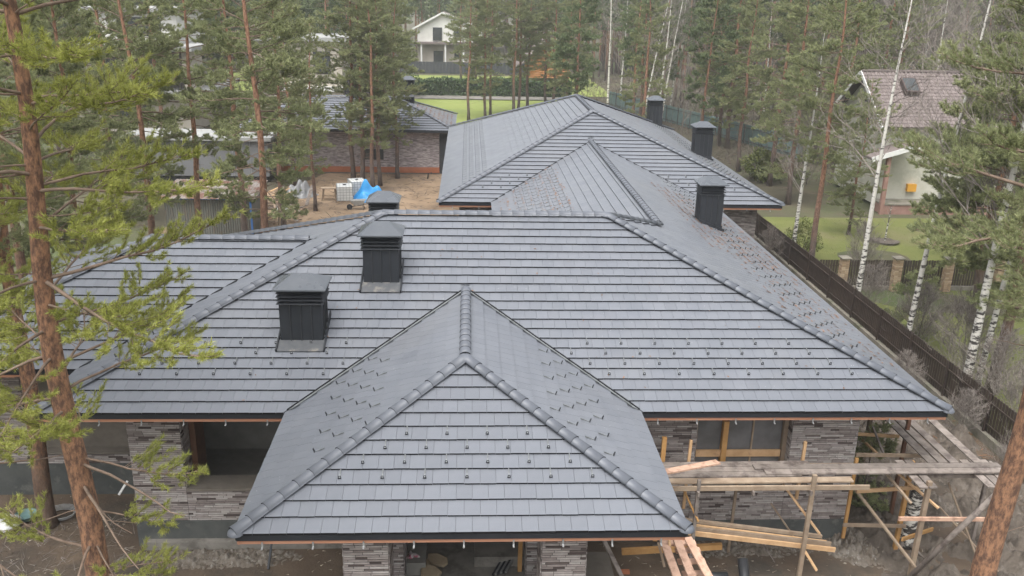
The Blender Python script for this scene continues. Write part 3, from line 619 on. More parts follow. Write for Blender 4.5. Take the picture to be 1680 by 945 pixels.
# chimneys
def chimney(u, v, face, w=1.0, d=.86, h=1.2, cap_u=None, parent=house, uY=None, loc=None, ze=None):
    """u, v: pixel of the middle of the foot of the front side"""
    p = on_plane(u, v, face.O, face.N) if loc is None else Vector(loc)
    x0, x1, y0, y1 = p.x - w / 2, p.x + w / 2, p.y, p.y + d
    zb = p.z; zt = zb + h
    m_ = MB(); m_.box(x0, x1, y0, y1, zb - 1.2, zt); body = m_.build('chimney', 'dark_metal', parent)
    for k in range(1, 4):                                   # standing seams
        x = x0 + w * k / 4; m_ = MB(); m_.box(x - .011, x + .011, y0 - .025, y0 - .001, zb + .09, zt - .01); m_.build('seam', 'black_plastic', body)
        y = y0 + d * k / 4
        for xx in (x0 - .013, x1 + .013):
            m_ = MB(); m_.box(xx - .012, xx + .012, y - .011, y + .011, zb - .25, zt - .01); m_.build('seam', 'black_plastic', body)
    m_ = MB(); m_.box(x0 + .07, x1 - .07, y0 + .07, y1 - .07, zt + .001, zt + .36); m_.build('vent_core', 'black_plastic', body)
    for k in range(4):
        z = zt + .008 + k * .092; e = .06; m_ = MB()
        m_.poly([(x0 - e, y0 - e, z), (x1 + e, y0 - e, z), (x1 + e, y1 + e, z), (x0 - e, y1 + e, z), (x0 + .03, y0 + .03, z + .055), (x1 - .03, y0 + .03, z + .055), (x1 - .03, y1 - .03, z + .055), (x0 + .03, y1 - .03, z + .055)],
                [(3, 2, 1, 0), (4, 5, 6, 7), (0, 1, 5, 4), (1, 2, 6, 5), (2, 3, 7, 6), (3, 0, 4, 7)])
        m_.build('louvre', 'dark_metal', body)
    e = .125; z = zt + .37; m_ = MB(); q = .20
    m_.poly([(x0 - e, y0 - e, z), (x1 + e, y0 - e, z), (x1 + e, y1 + e, z), (x0 - e, y1 + e, z), (x0 - e, y0 - e, z + .035), (x1 + e, y0 - e, z + .035), (x1 + e, y1 + e, z + .035), (x0 - e, y1 + e, z + .035),
             (p.x - q, p.y + d / 2, z + .30), (p.x + q, p.y + d / 2, z + .30)],
            [(3, 2, 1, 0), (0, 1, 5, 4), (1, 2, 6, 5), (2, 3, 7, 6), (3, 0, 4, 7), (4, 5, 9, 8), (5, 6, 9), (6, 7, 8, 9), (7, 4, 8)])
    m_.build('cap', 'cap_metal', body)
    m_ = MB(); m_.box(x0 - .02, x1 + .02, y0 - .022, y0 - .002, zb - .05, zb + .085); m_.build('base_trim', 'dark_metal', body)
    # flashing apron following the slope
    N = face.N; V = face.V; U = face.U; c = Vector((p.x, p.y, zb))
    def q_(dx, dy, hh):
        s = Vector((p.x + dx, p.y + dy, 0)); zz = face.O.z - ((s.x - face.O.x) * N.x + (s.y - face.O.y) * N.y) / N.z
        return Vector((s.x, s.y, zz + hh))
    down = Vector((-V.x, -V.y, 0)).normalized()
    if abs(down.y) > .5:
        m_ = MB(); s = -1 if down.y < 0 else 1
        m_.poly([q_(-w / 2 - .06, -.36, .09), q_(w / 2 + .06, -.36, .09), q_(w / 2 + .06, .02, .10), q_(-w / 2 - .06, .02, .10)], [(0, 1, 2, 3)]); m_.build('flashing', 'flashing', body)
        for s in (-1, 1):
            m_ = MB(); m_.bar(q_(s * (w / 2 + .06), -.36, .10), q_(s * (w / 2 + .06), d + .06, .12), .035, .10); m_.build('flashing_side', 'dark_metal', body)
    else:
        s = 1 if down.x > 0 else -1
        m_ = MB(); m_.poly([q_(-w / 2 - .1, -.07, .085), q_(w / 2 + .2, -.07, .085), q_(w / 2 + .2, d + .07, .085), q_(-w / 2 - .1, d + .07, .085)], [(0, 1, 2, 3)]); m_.build('flashing', 'flashing', body)
        m_ = MB(); m_.bar(q_(-w / 2 - .05, -.05, .11), q_(w / 2 + .1, -.05, .11), .05, .12); m_.build('flashing_side', 'dark_metal', body)
    return body
chimney(496, 564, M_FRONT, 1.04, .9, 1.04)
chimney(626, 469, M_FRONT, .95, .86, 1.02)
chimney(1165, 374, G_RIGHT, .86, .8, 1.28)
chimney(1153, 259, B_RIGHT, .98, .9, 1.33)
chimney(1075, 205, B_RIGHT, .92, .9, 1.30)
p_ = at_y(628, 332, 28.2); zb_ = ZE + T * (YM + 2 * WW - 28.2)
chimney(0, 0, M_BACK, .84, .8, p_.z - .37 - zb_, loc=(p_.x, 28.2, zb_))

# ------------------------------------------------------------------ walls with bricks one by one
def brick_tex(name, c1, c2, mortar, bw, bh):
    m = bpy.data.materials.new(name); m.use_nodes = True; t = m.node_tree; b = t.nodes['Principled BSDF']; b.inputs['Roughness'].default_value = .9
    tc = _n(t, 'ShaderNodeTexCoord'); sx = _n(t, 'ShaderNodeSeparateXYZ'); t.links.new(tc.outputs['Object'], sx.inputs[0])
    ad = _n(t, 'ShaderNodeMath', operation='ADD'); t.links.new(sx.outputs['X'], ad.inputs[0]); t.links.new(sx.outputs['Y'], ad.inputs[1])
    cb = _n(t, 'ShaderNodeCombineXYZ'); t.links.new(ad.outputs[0], cb.inputs['X']); t.links.new(sx.outputs['Z'], cb.inputs['Y'])
    br = _n(t, 'ShaderNodeTexBrick'); br.inputs['Scale'].default_value = 1; br.inputs['Brick Width'].default_value = bw; br.inputs['Row Height'].default_value = bh
    br.inputs['Mortar Size'].default_value = .006; br.inputs['Color1'].default_value = (*c1, 1); br.inputs['Color2'].default_value = (*c2, 1); br.inputs['Mortar'].default_value = (*mortar, 1)
    t.links.new(cb.outputs[0], br.inputs['Vector'])
    n2 = _n(t, 'ShaderNodeTexNoise', Scale=2.6, Detail=5.0); mp = _n(t, 'ShaderNodeMapping'); mp.inputs['Scale'].default_value = (1, 1, 5); t.links.new(tc.outputs['Object'], mp.inputs[0]); t.links.new(mp.outputs[0], n2.inputs['Vector'])
    mr = _n(t, 'ShaderNodeMapRange'); mr.inputs[1].default_value = .3; mr.inputs[2].default_value = .7; mr.inputs[3].default_value = .45; mr.inputs[4].default_value = 1.6; t.links.new(n2.outputs['Fac'], mr.inputs[0])
    hv = _n(t, 'ShaderNodeHueSaturation'); t.links.new(br.outputs['Color'], hv.inputs['Color']); t.links.new(mr.outputs[0], hv.inputs['Value']); t.links.new(hv.outputs[0], b.inputs['Base Color'])
    MATS[name] = m
brick_tex('brick_far', (0.12, 0.095, 0.09), (0.32, 0.29, 0.27), (0.24, 0.22, 0.2), .34, .05)
brick_tex('brick_garage', (0.24, 0.205, 0.21), (0.40, 0.355, 0.35), (0.28, 0.25, 0.25), .5, .09)
bricks = Pieces('brick', 'brick_field', ['brick'])
def brick_box(L):
    h, d = .040, .030
    V = [(0, 0, 0), (L, 0, 0), (L, d, 0), (0, d, 0), (0, 0, h), (L, 0, h), (L, d, h), (0, d, h)]
    return V, [(3, 2, 1, 0), (4, 5, 6, 7), (0, 1, 5, 4), (1, 2, 6, 5), (3, 0, 4, 7)], [0] * 5
def lay_bricks(parent, O, U, N, width, z0, z1, seed=1, pieces=None):
    """O: foot of the wall core's face, U along it, N outwards"""
    pieces = pieces or bricks
    O = Vector(O); U = Vector(U); N = Vector(N); rnd = random.Random(seed); z = z0
    while z + .034 <= z1 + .001:
        u = 0.0; first = True
        while u < width - .03:
            L = rnd.choice((.22, .30, .38, .38, .46)) * (rnd.uniform(.3, 1) if first else 1); first = False
            L = min(L, width - u); L = L if width - u - L > .05 else width - u
            V, F, M = brick_box(L - .011); off = .016 + rnd.uniform(-.005, .006)
            p = O + U * (u + .0055) + N * off; p.z = z
            mt = Matrix(((U.x, -N.x, 0, p.x), (U.y, -N.y, 0, p.y), (0, 0, 1, p.z), (0, 0, 0, 1)))
            ar = view_area([p, p + U * L, p + U * L + Vector((0, 0, .04)), p + Vector((0, 0, .04))])
            pieces.add(V, F, M, mt, parent, ar, round(L, 2) if round(L, 2) in (.22, .30, .38, .46) else None); u += L
        z += .053
def wall(x0, x1, y0, y1, z0, z1, sides='f', seed=1, m='mortar', parent=house, name='wall'):
    w = MB().box(x0, x1, y0, y1, z0, z1).build(name, m, parent)
    if 'f' in sides: lay_bricks(w, (x0, y0, 0), (1, 0, 0), (0, -1, 0), x1 - x0, z0 + .004, z1, seed)
    if 'r' in sides: lay_bricks(w, (x1, y0, 0), (0, 1, 0), (1, 0, 0), y1 - y0, z0 + .004, z1, seed + 1)
    if 'l' in sides: lay_bricks(w, (x0, y1, 0), (0, -1, 0), (-1, 0, 0), y1 - y0, z0 + .004, z1, seed + 2)
    return w
YW, ZT = 19.31, 3.90
wall(-8.12, -6.88, YW, YW + .55, .72, ZT, 'flr', 11)                       # pier left of the open window
wall(-6.88, -3.30, YW, YW + .50, .72, 1.56, 'f', 12)                       # parapet below it
wall(-3.30, -2.40, YW, YW + .52, .72, ZT, 'fl', 13)
wall(3.30, 5.69, YW, YW + .55, .60, ZT, 'fr', 14)
wall(5.69, 8.10, YW, YW + .50, .60, 1.50, 'f', 15)
wall(8.10, 9.78, YW, YW + .55, .60, ZT, 'flr', 16)
wall(-8.10, -7.60, YW + .56, 30.5, .30, ZT, '', 1, 'brick_far'); wall(9.22, 9.77, YW + .56, 40.6, .30, ZT, '', 1, 'brick_far')
wall(-14.2, -11.75, 21.75, 22.25, .95, ZT, 'fr', 17)
wall(-11.75, -8.12, 21.75, 22.2, .95, 1.25, 'f', 18)
wall(-14.1, -13.6, 22.26, 30.0, .3, ZT, '', 1, 'brick_far'); wall(-13.6, -8.2, 29.5, 30.0, .3, ZT, '', 1, 'brick_far')
for k, (a, b, c, d, e) in enumerate(((-14.25, -8.15, 21.70, 22.1, .95), (-8.17, -2.3, 19.26, 19.7, .72), (2.4, 9.83, 19.26, 19.7, .60))):
    MB().box(a, b, c, d, -.3, e).build('plinth', 'plinth', house)
MB().box(-8.0, -2.4, 19.08, 19.255, -.2, .22).build('footing', 'concrete', house)
MB().box(-11.74, -8.13, 22.02, 22.1, 1.26, 3.9).build('infill_panel', 'screed', house)
MB().box(-11.74, -8.13, 21.68, 22.0, 1.255, 1.30).build('sill', 'screed', house)
# open window on the left: sill, brown reveal, room behind
wn = MB().box(-6.87, -3.31, YW - .05, YW + .62, 1.562, 1.622).build('window_opening', 'screed', house)
MB().box(-6.86, -6.72, YW + .56, YW + 1.25, 1.63, 3.9).build('reveal_board', 'wood_brown', wn)
MB().box(-6.70, -3.31, YW + .95, YW + 1.10, 3.42, 3.9).build('lintel', 'wood_brown', wn)
rm = MB(); rm.poly([(-7.5, 19.9, .9), (-2.4, 19.9, .9), (-2.4, 22.6, .9), (-7.5, 22.6, .9)], [(0, 1, 2, 3)]); rm.build('room_floor', 'dark_concrete', house)
MB().box(-7.55, -2.4, 22.6, 22.8, .9, 3.9).build('room_wall', 'dark_concrete', house)
MB().box(-7.59, -7.45, 19.9, 24.6, .9, 3.9).build('room_wall', 'concrete', house)
MB().box(-2.42, -2.3, 19.9, 24.6, .9, 3.9).build('room_wall', 'dark_concrete', house)
# right window: timber lining, film panes
w2 = MB().box(5.70, 8.09, YW + .14, YW + .52, 1.502, 1.56).build('window_sill', 'screed', house)
wf = MB(); wf.box(5.70, 5.80, YW + .28, YW + .40, 1.56, 3.9); wf.box(7.98, 8.09, YW + .22, YW + .40, 1.56, 3.9); wf.box(5.80, 7.98, YW + .28, YW + .40, 3.30, 3.9)
wf = wf.build('window', 'wood_old', house)
for a, b in ((5.81, 6.42), (6.56, 7.20), (7.24, 7.97)):
    MB().box(a, b, YW + .34, YW + .35, 1.57, 3.29).build('pane', 'film', wf)
MB().box(6.43, 6.56, YW + .20, YW + .40, 1.57, 3.29).build('mullion', 'wood_orange', wf)
MB().box(7.20, 7.24, YW + .30, YW + .37, 1.57, 3.29).build('mullion', 'wood_old', wf)
MB().box(5.80, 7.97, YW + .26, YW + .32, 2.28, 2.46).build('rail', 'wood_fresh', wf)
# porch
for s in (-1, 1):
    a, b = (-2.34, -1.48) if s < 0 else (1.46, 2.32)
    wall(a, b, 14.42, 15.22, 0, ZT, 'flr', 30 + s, name='pillar')
    a, b = (-1.80, -1.43) if s < 0 else (1.40, 1.78)
    wall(a, b, 17.3, 19.2, .28, ZT, 'f' + ('r' if s < 0 else 'l'), 34 + s, name='pier')
MB().box(-2.6, 2.6, 14.3, 19.25, -.1, .27).build('porch_floor', 'concrete', house)
MB().box(-2.6, 2.6, 13.7, 14.29, -.1, .12).build('porch_step', 'concrete', house)
MB().box(-2.40, -.92, 19.2, 19.5, .27, ZT).build('porch_wall', 'dark_concrete', house); MB().box(.18, 3.3, 19.2, 19.5, .27, ZT).build('porch_wall', 'dark_concrete', house)
MB().box(-.91, .17, 19.05, 19.4, .28, 2.6).build('door_board', 'screed', house); MB().box(-.91, .17, 19.22, 19.45, 2.61, ZT).build('porch_wall', 'dark_concrete', house)
MB().box(-1.4, -.95, 17.6, 19.19, .275, .62).build('porch_ledge', 'dark_concrete', house); MB().box(.2, 1.38, 17.9, 19.19, .275, .55).build('porch_ledge', 'concrete', house)
MB().box(1.79, 2.5, 15.3, 18.9, .275, 1.0).build('porch_ledge', 'screed', house)
# rear block walls
for a, b in ((-.4, 9.2), (9.8, 13.9)): wall(a, b, BY + .9, BY + 1.4, 0, ZT, '', 1, 'brick_far')
wall(-.4, .1, BY + 1.41, BY + 22.6, 0, ZT, '', 1, 'brick_far'); wall(13.4, 13.9, BY + 1.41, BY + 22.6, 0, ZT, '', 1, 'brick_far')
wall(2.0, 2.5, 31.9, BY + .89, 0, ZT, '', 1, 'brick_far')
bricks.flush(300, None)

# wet pine needles and leaves lying on the slopes
def litter_on(face, n, ulo, uhi, vlo, vhi, seed, sz=(.03, .10)):
    r = np.random.RandomState(seed); V = []; F = []
    H = half_planes(face.poly)
    for k in range(n):
        u = r.uniform(ulo, uhi); v = r.uniform(vlo, vhi)
        v = round(v / GA) * GA + abs(r.normal(0, .035)) - .01 if r.rand() < .75 else v
        if not all(h[0] * u + h[1] * v + h[2] > .05 for h in H): continue
        a = r.rand() * 6.28; s = r.uniform(*sz); h0 = .075
        b = len(V)
        for (x, y, z) in ((s, 0, .004), (0, s * .35, .012), (-s, 0, .004), (0, -s * .35, .006)):
            V.append(face.pt(u + x * math.cos(a) - y * math.sin(a), v + x * math.sin(a) + y * math.cos(a), h0 + z))
        F.append((b, b + 1, b + 2, b + 3))
    m_ = MB(); m_.v = [tuple(v) for v in V]; m_.f = F; m_.m = [0] * len(F)
    return m_
lm = MB()
for args in ((G_RIGHT, 1100, 9.4, 20, .2, 3.6, 1), (G_LEFT, 420, -3, 9, .2, 3.4, 2), (M_RIGHT, 260, 2, 9.3, .1, 3.0, 3), (M_FRONT, 60, 4, 19, .4, 6.5, 4, (.02, .05)), (B_RIGHT, 200, 2, 20, .2, 6, 5)):
    q = litter_on(*args); b = len(lm.v); lm.v += q.v; lm.f += [tuple(b + i for i in f) for f in q.f]; lm.m += q.m
o = lm.build('leaf_litter', 'litter_brown'); tag(o, 'rusty brown needles and leaves lying on the grey roof slopes', 'leaf litter', kind='stuff')

# ================================================================== GARAGE at the back left
gar = empty('garage', (-8.5, 66.3, 0), 'low brick outbuilding with grey hipped tile roof and rust-red plinth', 'outbuilding')
gx0, gx1, gy0, gw, gz = -17.5, -1.0, 66.0, 4.6, 3.45
def GF(O, U, D, poly): return Face((O[0], O[1], gz), U, D, poly)
g_front = GF((gx0, gy0), (1, 0, 0), (0, 1, 0), [(0, 0), (gx1 - gx0, 0), (gx1 - gx0 - gw, gw), (gw, gw)])
g_right = GF((gx1, gy0), (0, 1, 0), (-1, 0, 0), [(0, 0), (2 * gw, 0), (gw, gw)])
g_back = GF((gx1, gy0 + 2 * gw), (-1, 0, 0), (0, -1, 0), [(0, 0), (gx1 - gx0, 0), (gx1 - gx0 - gw, gw), (gw, gw)])
g_left = GF((gx0, gy0 + 2 * gw), (0, -1, 0), (1, 0, 0), [(0, 0), (2 * gw, 0), (gw, gw)])
m_ = MB()
for f in (g_front, g_right, g_back, g_left): m_.poly([f.pt(u, v, -.004) for u, v in f.poly], [tuple(range(len(f.poly)))])
groof = m_.build('roof', 'deck', gar)
gt = Pieces('roof_tile', 'roof_tile_field', ['roof_tile', 'tile_edge'])
lay_tiles(g_front, groof, pieces=gt); lay_tiles(g_right, groof, pieces=gt); gt.flush(300, groof)
def G3(x, y, h=0): return Vector((x, y, gz + h * T))
run_caps(G3(gx1, gy0), G3(gx1 - gw, gy0 + gw, gw), groof, step=.5); run_caps(G3(gx0 + gw, gy0 + gw, gw), G3(gx1 - gw, gy0 + gw, gw), groof, step=.5); run_caps(G3(gx1, gy0 + 2 * gw), G3(gx1 - gw, gy0 + gw, gw), groof, step=.5)
q = litter_on(g_right, 500, .5, 8, .2, 3.5, 8, (.05, .14)); q.build('leaf_litter', 'litter_brown', groof)['kind'] = 'stuff'
MB().box(gx0 + .02, gx1 - .02, gy0 - .03, gy0 + .03, gz - .14, gz - .01).build('drip_edge', 'dark_metal', gar); MB().box(gx1 - .03, gx1 + .03, gy0 + .04, gy0 + 2 * gw, gz - .14, gz - .01).build('drip_edge', 'dark_metal', gar)
MB().box(gx0 + .9, gx1 - 1.2, gy0 + .9, gy0 + 8.3, .55, gz - .1).build('wall', 'brick_garage', gar)
MB().box(gx0 + .88, gx1 - 1.18, gy0 + .86, gy0 + 8.2, .12, .548).build('plinth', 'rust_plinth', gar)
MB().box(gx0 + .92, gx1 - 1.22, gy0 + .93, gy0 + 8.2, -.2, .118).build('footing', 'dark_concrete', gar)
MB().box(gx0 + .1, gx1 - .1, gy0 + .05, gy0 + 9.1, gz - .17, gz - .145).build('soffit', 'soffit', gar)
MB().box(gx1 - 1.16, gx1 - .2, gy0 + 1.2, gy0 + 1.3, 0, gz - .2).build('side_door', 'dark_fence', gar)
w_ = MB().box(-8.0, -6.4, gy0 + .84, gy0 + .895, 1.1, 1.9).build('window', 'dark_metal', gar); MB().box(-7.93, -6.47, gy0 + .82, gy0 + .838, 1.17, 1.83).build('pane', 'glass', w_)
for (u, v, w) in ((670, 164, .85), (583, 158, .85)):
    c = at_y(u, v, gy0 + gw - .3 if u < 600 else gy0 + gw + .4); chimney(0, 0, g_front, w, .7, 1.25, loc=(c.x, c.y, gz + T * gw - .25), parent=gar)

# ================================================================== RIGHT: fences
def run_fence(name, label, a, b, h0, h1, bw, m, base_m=None, base_h=0.0, posts=2.6, gapw=.012, base_w=.24, post_m='fence_brown', rail=True):
    a = Vector((*a, 0)); b = Vector((*b, 0)); d = (b - a); L = d.length; d.normalize(); n = Vector((-d.y, d.x, 0))
    f = empty(name, (a + b) / 2, label, 'fence')
    k = int(L / (bw + gapw)); me = MB(); hh = h1 - h0
    me.poly([(-bw / 2, -.008, 0), (-bw * .3, .014, 0), (bw * .3, .014, 0), (bw / 2, -.008, 0), (-bw / 2, -.008, hh - .02), (-bw * .3, .014, hh), (bw * .3, .014, hh), (bw / 2, -.008, hh - .02)],
            [(0, 1, 5, 4), (1, 2, 6, 5), (2, 3, 7, 6), (4, 5, 6, 7), (0, 4, 7, 3)])
    bm_ = me.mesh('board', m); rnd = random.Random(3)
    for i in range(k):
        p = a + d * ((i + .5) * L / k) + Vector((0, 0, h0 + rnd.uniform(-.012, .012)))
        o = bpy.data.objects.new('board', bm_); COL.objects.link(o); o.matrix_basis = Matrix(((d.x, n.x, 0, p.x), (d.y, n.y, 0, p.y), (0, 0, 1, p.z), (0, 0, 0, 1))); attach(o, f)
    if rail:
        for z in (h0 + .25, h1 - .3): MB().bar(a - n * .035 + Vector((0, 0, z)), b - n * .035 + Vector((0, 0, z)), .04, .05).build('rail', post_m, f)
    if base_h: MB().bar(a + Vector((0, 0, base_h / 2 - .05)), b + Vector((0, 0, base_h / 2 - .05)), base_w, base_h + .1).build('concrete_base', base_m, f)
    for i in range(int(L / posts) + 1):
        p = a + d * min(i * posts, L) - n * .07; MB().box(p.x - .03, p.x + .03, p.y - .03, p.y + .03, 0, h1 + .02).build('post', post_m, f)
    return f
run_fence('board_fence', 'long dark brown board fence on a mossy concrete base beside the house', (16.62, 61), (16.62, 16.5), .34, 1.62, .141, 'fence_brown', 'fence_base', .32, base_w=.30)
run_fence('cross_fence', 'brown board fence between brick pillars across the neighbour lawn', (30.6, 39.75), (16.9, 39.75), .22, 1.50, .118, 'fence_brown', 'fence_base', .2, posts=99)
pb = {}
def pillar(x, y, label):
    p = empty('fence_pillar', (x, y, 0), label, 'pillar', 'tan brick pillars of the cross fence')
    core = MB().box(x - .17, x + .17, y - .17, y + .17, 0, 1.66).build('core', 'fence_base', p)
    z = .04; r = random.Random(int(x * 10))
    while z < 1.6:
        for U, N, O in (((1, 0, 0), (0, -1, 0), (x - .17, y - .17)), ((0, -1, 0), (-1, 0, 0), (x - .17, y + .17))):
            U = Vector(U); N = Vector(N)
            for u, L in ((0, .165), (.175, .165)):
                q = Vector((*O, z)) + U * u + N * (.012 + r.uniform(-.006, .012))
                if 'b' not in pb: pb['b'] = MB().box(0, .165, 0, .04, 0, .068).mesh('brick', 'pillar_brick')
                o = bpy.data.objects.new('brick', pb['b']); COL.objects.link(o); o.matrix_basis = Matrix(((U.x, -N.x, 0, q.x), (U.y, -N.y, 0, q.y), (0, 0, 1, q.z), (0, 0, 0, 1))); attach(o, core)
        z += .082
    m_ = MB(); e = .25
    m_.poly([(x - e, y - e, 1.66), (x + e, y - e, 1.66), (x + e, y + e, 1.66), (x - e, y + e, 1.66), (x - e, y - e, 1.71), (x + e, y - e, 1.71), (x + e, y + e, 1.71), (x - e, y + e, 1.71), (x, y, 1.80)],
            [(3, 2, 1, 0), (0, 1, 5, 4), (1, 2, 6, 5), (2, 3, 7, 6), (3, 0, 4, 7), (4, 5, 8), (5, 6, 8), (6, 7, 8), (7, 4, 8)]); m_.build('cap', 'fence_base', p)
pillar(18.0, 39.5, 'tan brick fence pillar nearest the long brown board fence')
pillar(20.62, 39.5, 'second tan brick fence pillar from the long brown board fence')
pillar(23.15, 39.5, 'third tan brick fence pillar, half hidden behind pine boughs')
pillar(25.7, 39.5, 'fourth tan brick fence pillar, deep behind pine boughs')
run_fence('mesh_fence', 'green mesh boundary fence beyond the rear block of the house', (17.5, 112), (29, 75), .1, 1.9, 1.2, 'green_mesh', posts=2.5, post_m='dark_fence', gapw=.02)

# ================================================================== RIGHT: neighbour's cream house
nb = empty('cream_house', (33, 60, 0), 'cream neighbour house with brown tiled gable roof and skylight', 'house')
nx0, nx1, ny0, nyr, nye, zr, ze_ = 26.8, 42.5, 56.2, 60.6, 65.0, 8.75, 5.55
t2 = (zr - ze_) / (nyr - ny0)
m_ = MB(); m_.poly([(nx0 + .7, ny0 + .7, 0.25), (nx1, ny0 + .7, .25), (nx1, nye - .7, .25), (nx0 + .7, nye - .7, .25), (nx0 + .7, ny0 + .7, ze_ + .45), (nx1, ny0 + .7, ze_ + .45), (nx1, nye - .7, ze_ + .45), (nx0 + .7, nye - .7, ze_ + .45), (nx0 + .7, nyr, zr - .12), (nx1, nyr, zr - .12)],
               [(0, 1, 5, 4), (1, 2, 6, 9, 5), (2, 3, 7, 6), (3, 0, 4, 8, 7)]); nw = m_.build('wall', 'cream_wall', nb)
MB().box(nx0 + .4, nx1, ny0 - .9, ny0 + .69, -.1, .62).build('plinth', 'red_plinth', nb)
MB().box(nx0 + .35, nx1, ny0 - .95, ny0 + .69, .625, .70).build('plinth_cap', 'fence_base', nb)
m_ = MB(); m_.poly([(nx0, ny0, ze_), (nx1, ny0, ze_), (nx1, nyr, zr), (nx0, nyr, zr), (nx0, nye, ze_), (nx1, nye, ze_)], [(0, 1, 2, 3), (3, 2, 5, 4)]); nr = m_.build('roof', 'brown_tile_edge', nb)
nt_ = Pieces('pantile', 'pantile_field', ['brown_tile', 'brown_tile_edge'])
sl2 = math.hypot(nyr - ny0, zr - ze_); V2 = Vector((0, nyr - ny0, zr - ze_)).normalized(); N2 = Vector((1, 0, 0)).cross(V2)
for r in range(int(sl2 / .33)):
    for c in range(int((nx1 - nx0) / .30)):
        p = Vector((nx0 + c * .30, ny0, ze_)) + V2 * (r * .33)
        pv = [(0, 0, .05), (.10, 0, .085), (.2, 0, .05), (.285, 0, .045), (0, .38, .02), (.10, .38, .055), (.2, .38, .02), (.285, .38, .015), (0, 0, .01), (.285, 0, .01)]
        nt_.add(pv, [(0, 1, 5, 4), (1, 2, 6, 5), (2, 3, 7, 6), (8, 9, 3, 2, 1, 0)], [0, 0, 0, 1], Matrix(((1, V2.x, N2.x, p.x), (0, V2.y, N2.y, p.y), (0, V2.z, N2.z, p.z), (0, 0, 0, 1))), nr, view_area([p, p + Vector((.3, 0, 0)), p + Vector((.3, 0, 0)) + V2 * .33, p + V2 * .33]), 'p')
nt_.flush(300, nr)
MB().bar((nx0, nyr, zr + .05), (nx1, nyr, zr + .05), .3, .12).build('ridge', 'brown_tile', nr)
MB().bar((nx0 - .02, ny0, ze_ - .06), (nx0 - .02, nyr, zr - .06), .05, .24).build('barge_board', 'white_trim', nr); MB().bar((nx0 - .02, nyr, zr - .06), (nx0 - .02, nye, ze_ - .06), .05, .24).build('barge_board', 'white_trim', nr)
c0 = Vector((nx0 + 2.3, ny0, ze_)) + V2 * (sl2 * .55)
m_ = MB(); m_.poly([c0 + N2 * .09, c0 + Vector((1.0, 0, 0)) + N2 * .09, c0 + Vector((1.0, 0, 0)) + V2 * 1.4 + N2 * .09, c0 + V2 * 1.4 + N2 * .09, c0 + N2 * .42, c0 + Vector((1.0, 0, 0)) + N2 * .42, c0 + Vector((1.0, 0, 0)) + V2 * 1.4 + N2 * .42, c0 + V2 * 1.4 + N2 * .42], [(4, 5, 6, 7), (0, 1, 5, 4), (1, 2, 6, 5), (2, 3, 7, 6), (3, 0, 4, 7)])
sk = m_.build('skylight', 'brown_tile_edge', nr)
c1 = c0 + Vector((.09, 0, 0)) + V2 * .1 + N2 * .43; m_ = MB(); m_.poly([c1, c1 + Vector((.82, 0, 0)), c1 + Vector((.82, 0, 0)) + V2 * 1.2, c1 + V2 * 1.2], [(0, 1, 2, 3)]); m_.build('pane', 'glass', sk)
# gable door and side window, porch roof with white verge
for (a, b, y, z0, z1) in ((32.9, 33.9, ny0 + .7, 1.0, 2.9), (36.8, 38.0, ny0 + .7, 1.1, 2.7)):
    w_ = MB().box(a, b, y - .06, y + .05, z0, z1).build('window', 'white_trim', nb); MB().box(a + .1, b - .1, y - .075, y - .062, z0 + .1, z1 - .1).build('pane', 'glass', w_)
w_ = MB().box(nx0 + .62, nx0 + .72, 59.3, 60.9, 4.9, 7.0).build('window', 'white_trim', nb); MB().box(nx0 + .60, nx0 + .618, 59.4, 60.8, 5.0, 6.9).build('pane', 'glass', w_)
m_ = MB(); m_.poly([(nx0 - .9, ny0 - 1.2, 3.6), (nx0 + 2.2, ny0 - 1.2, 4.55), (nx0 + 2.2, ny0 + .69, 4.55), (nx0 - .9, ny0 + .69, 3.6), (nx0 - .9, ny0 - 1.2, 3.75), (nx0 + 2.2, ny0 - 1.2, 4.7), (nx0 + 2.2, ny0 + .69, 4.7), (nx0 - .9, ny0 + .69, 3.75)], [(3, 2, 1, 0), (4, 5, 6, 7), (0, 1, 5, 4), (1, 2, 6, 5), (2, 3, 7, 6), (3, 0, 4, 7)])
pr = m_.build('porch_roof', 'brown_tile', nb); MB().bar((nx0 - .95, ny0 - 1.24, 3.66), (nx0 + 2.22, ny0 - 1.24, 4.62), .05, .3, (0, 0, 1)).build('verge', 'white_trim', pr)
MB().box(nx0 + .2, nx0 + .45, ny0 - 1.0, ny0 - .75, 0, 3.9).build('porch_post', 'red_plinth', nb); 
ob = MB().box(29.35, 29.95, ny0 + .42, ny0 + .68, 1.25, 1.75); ob = ob.build('meter_box', 'orange_box'); tag(ob, 'small orange box mounted on the cream house wall', 'box')

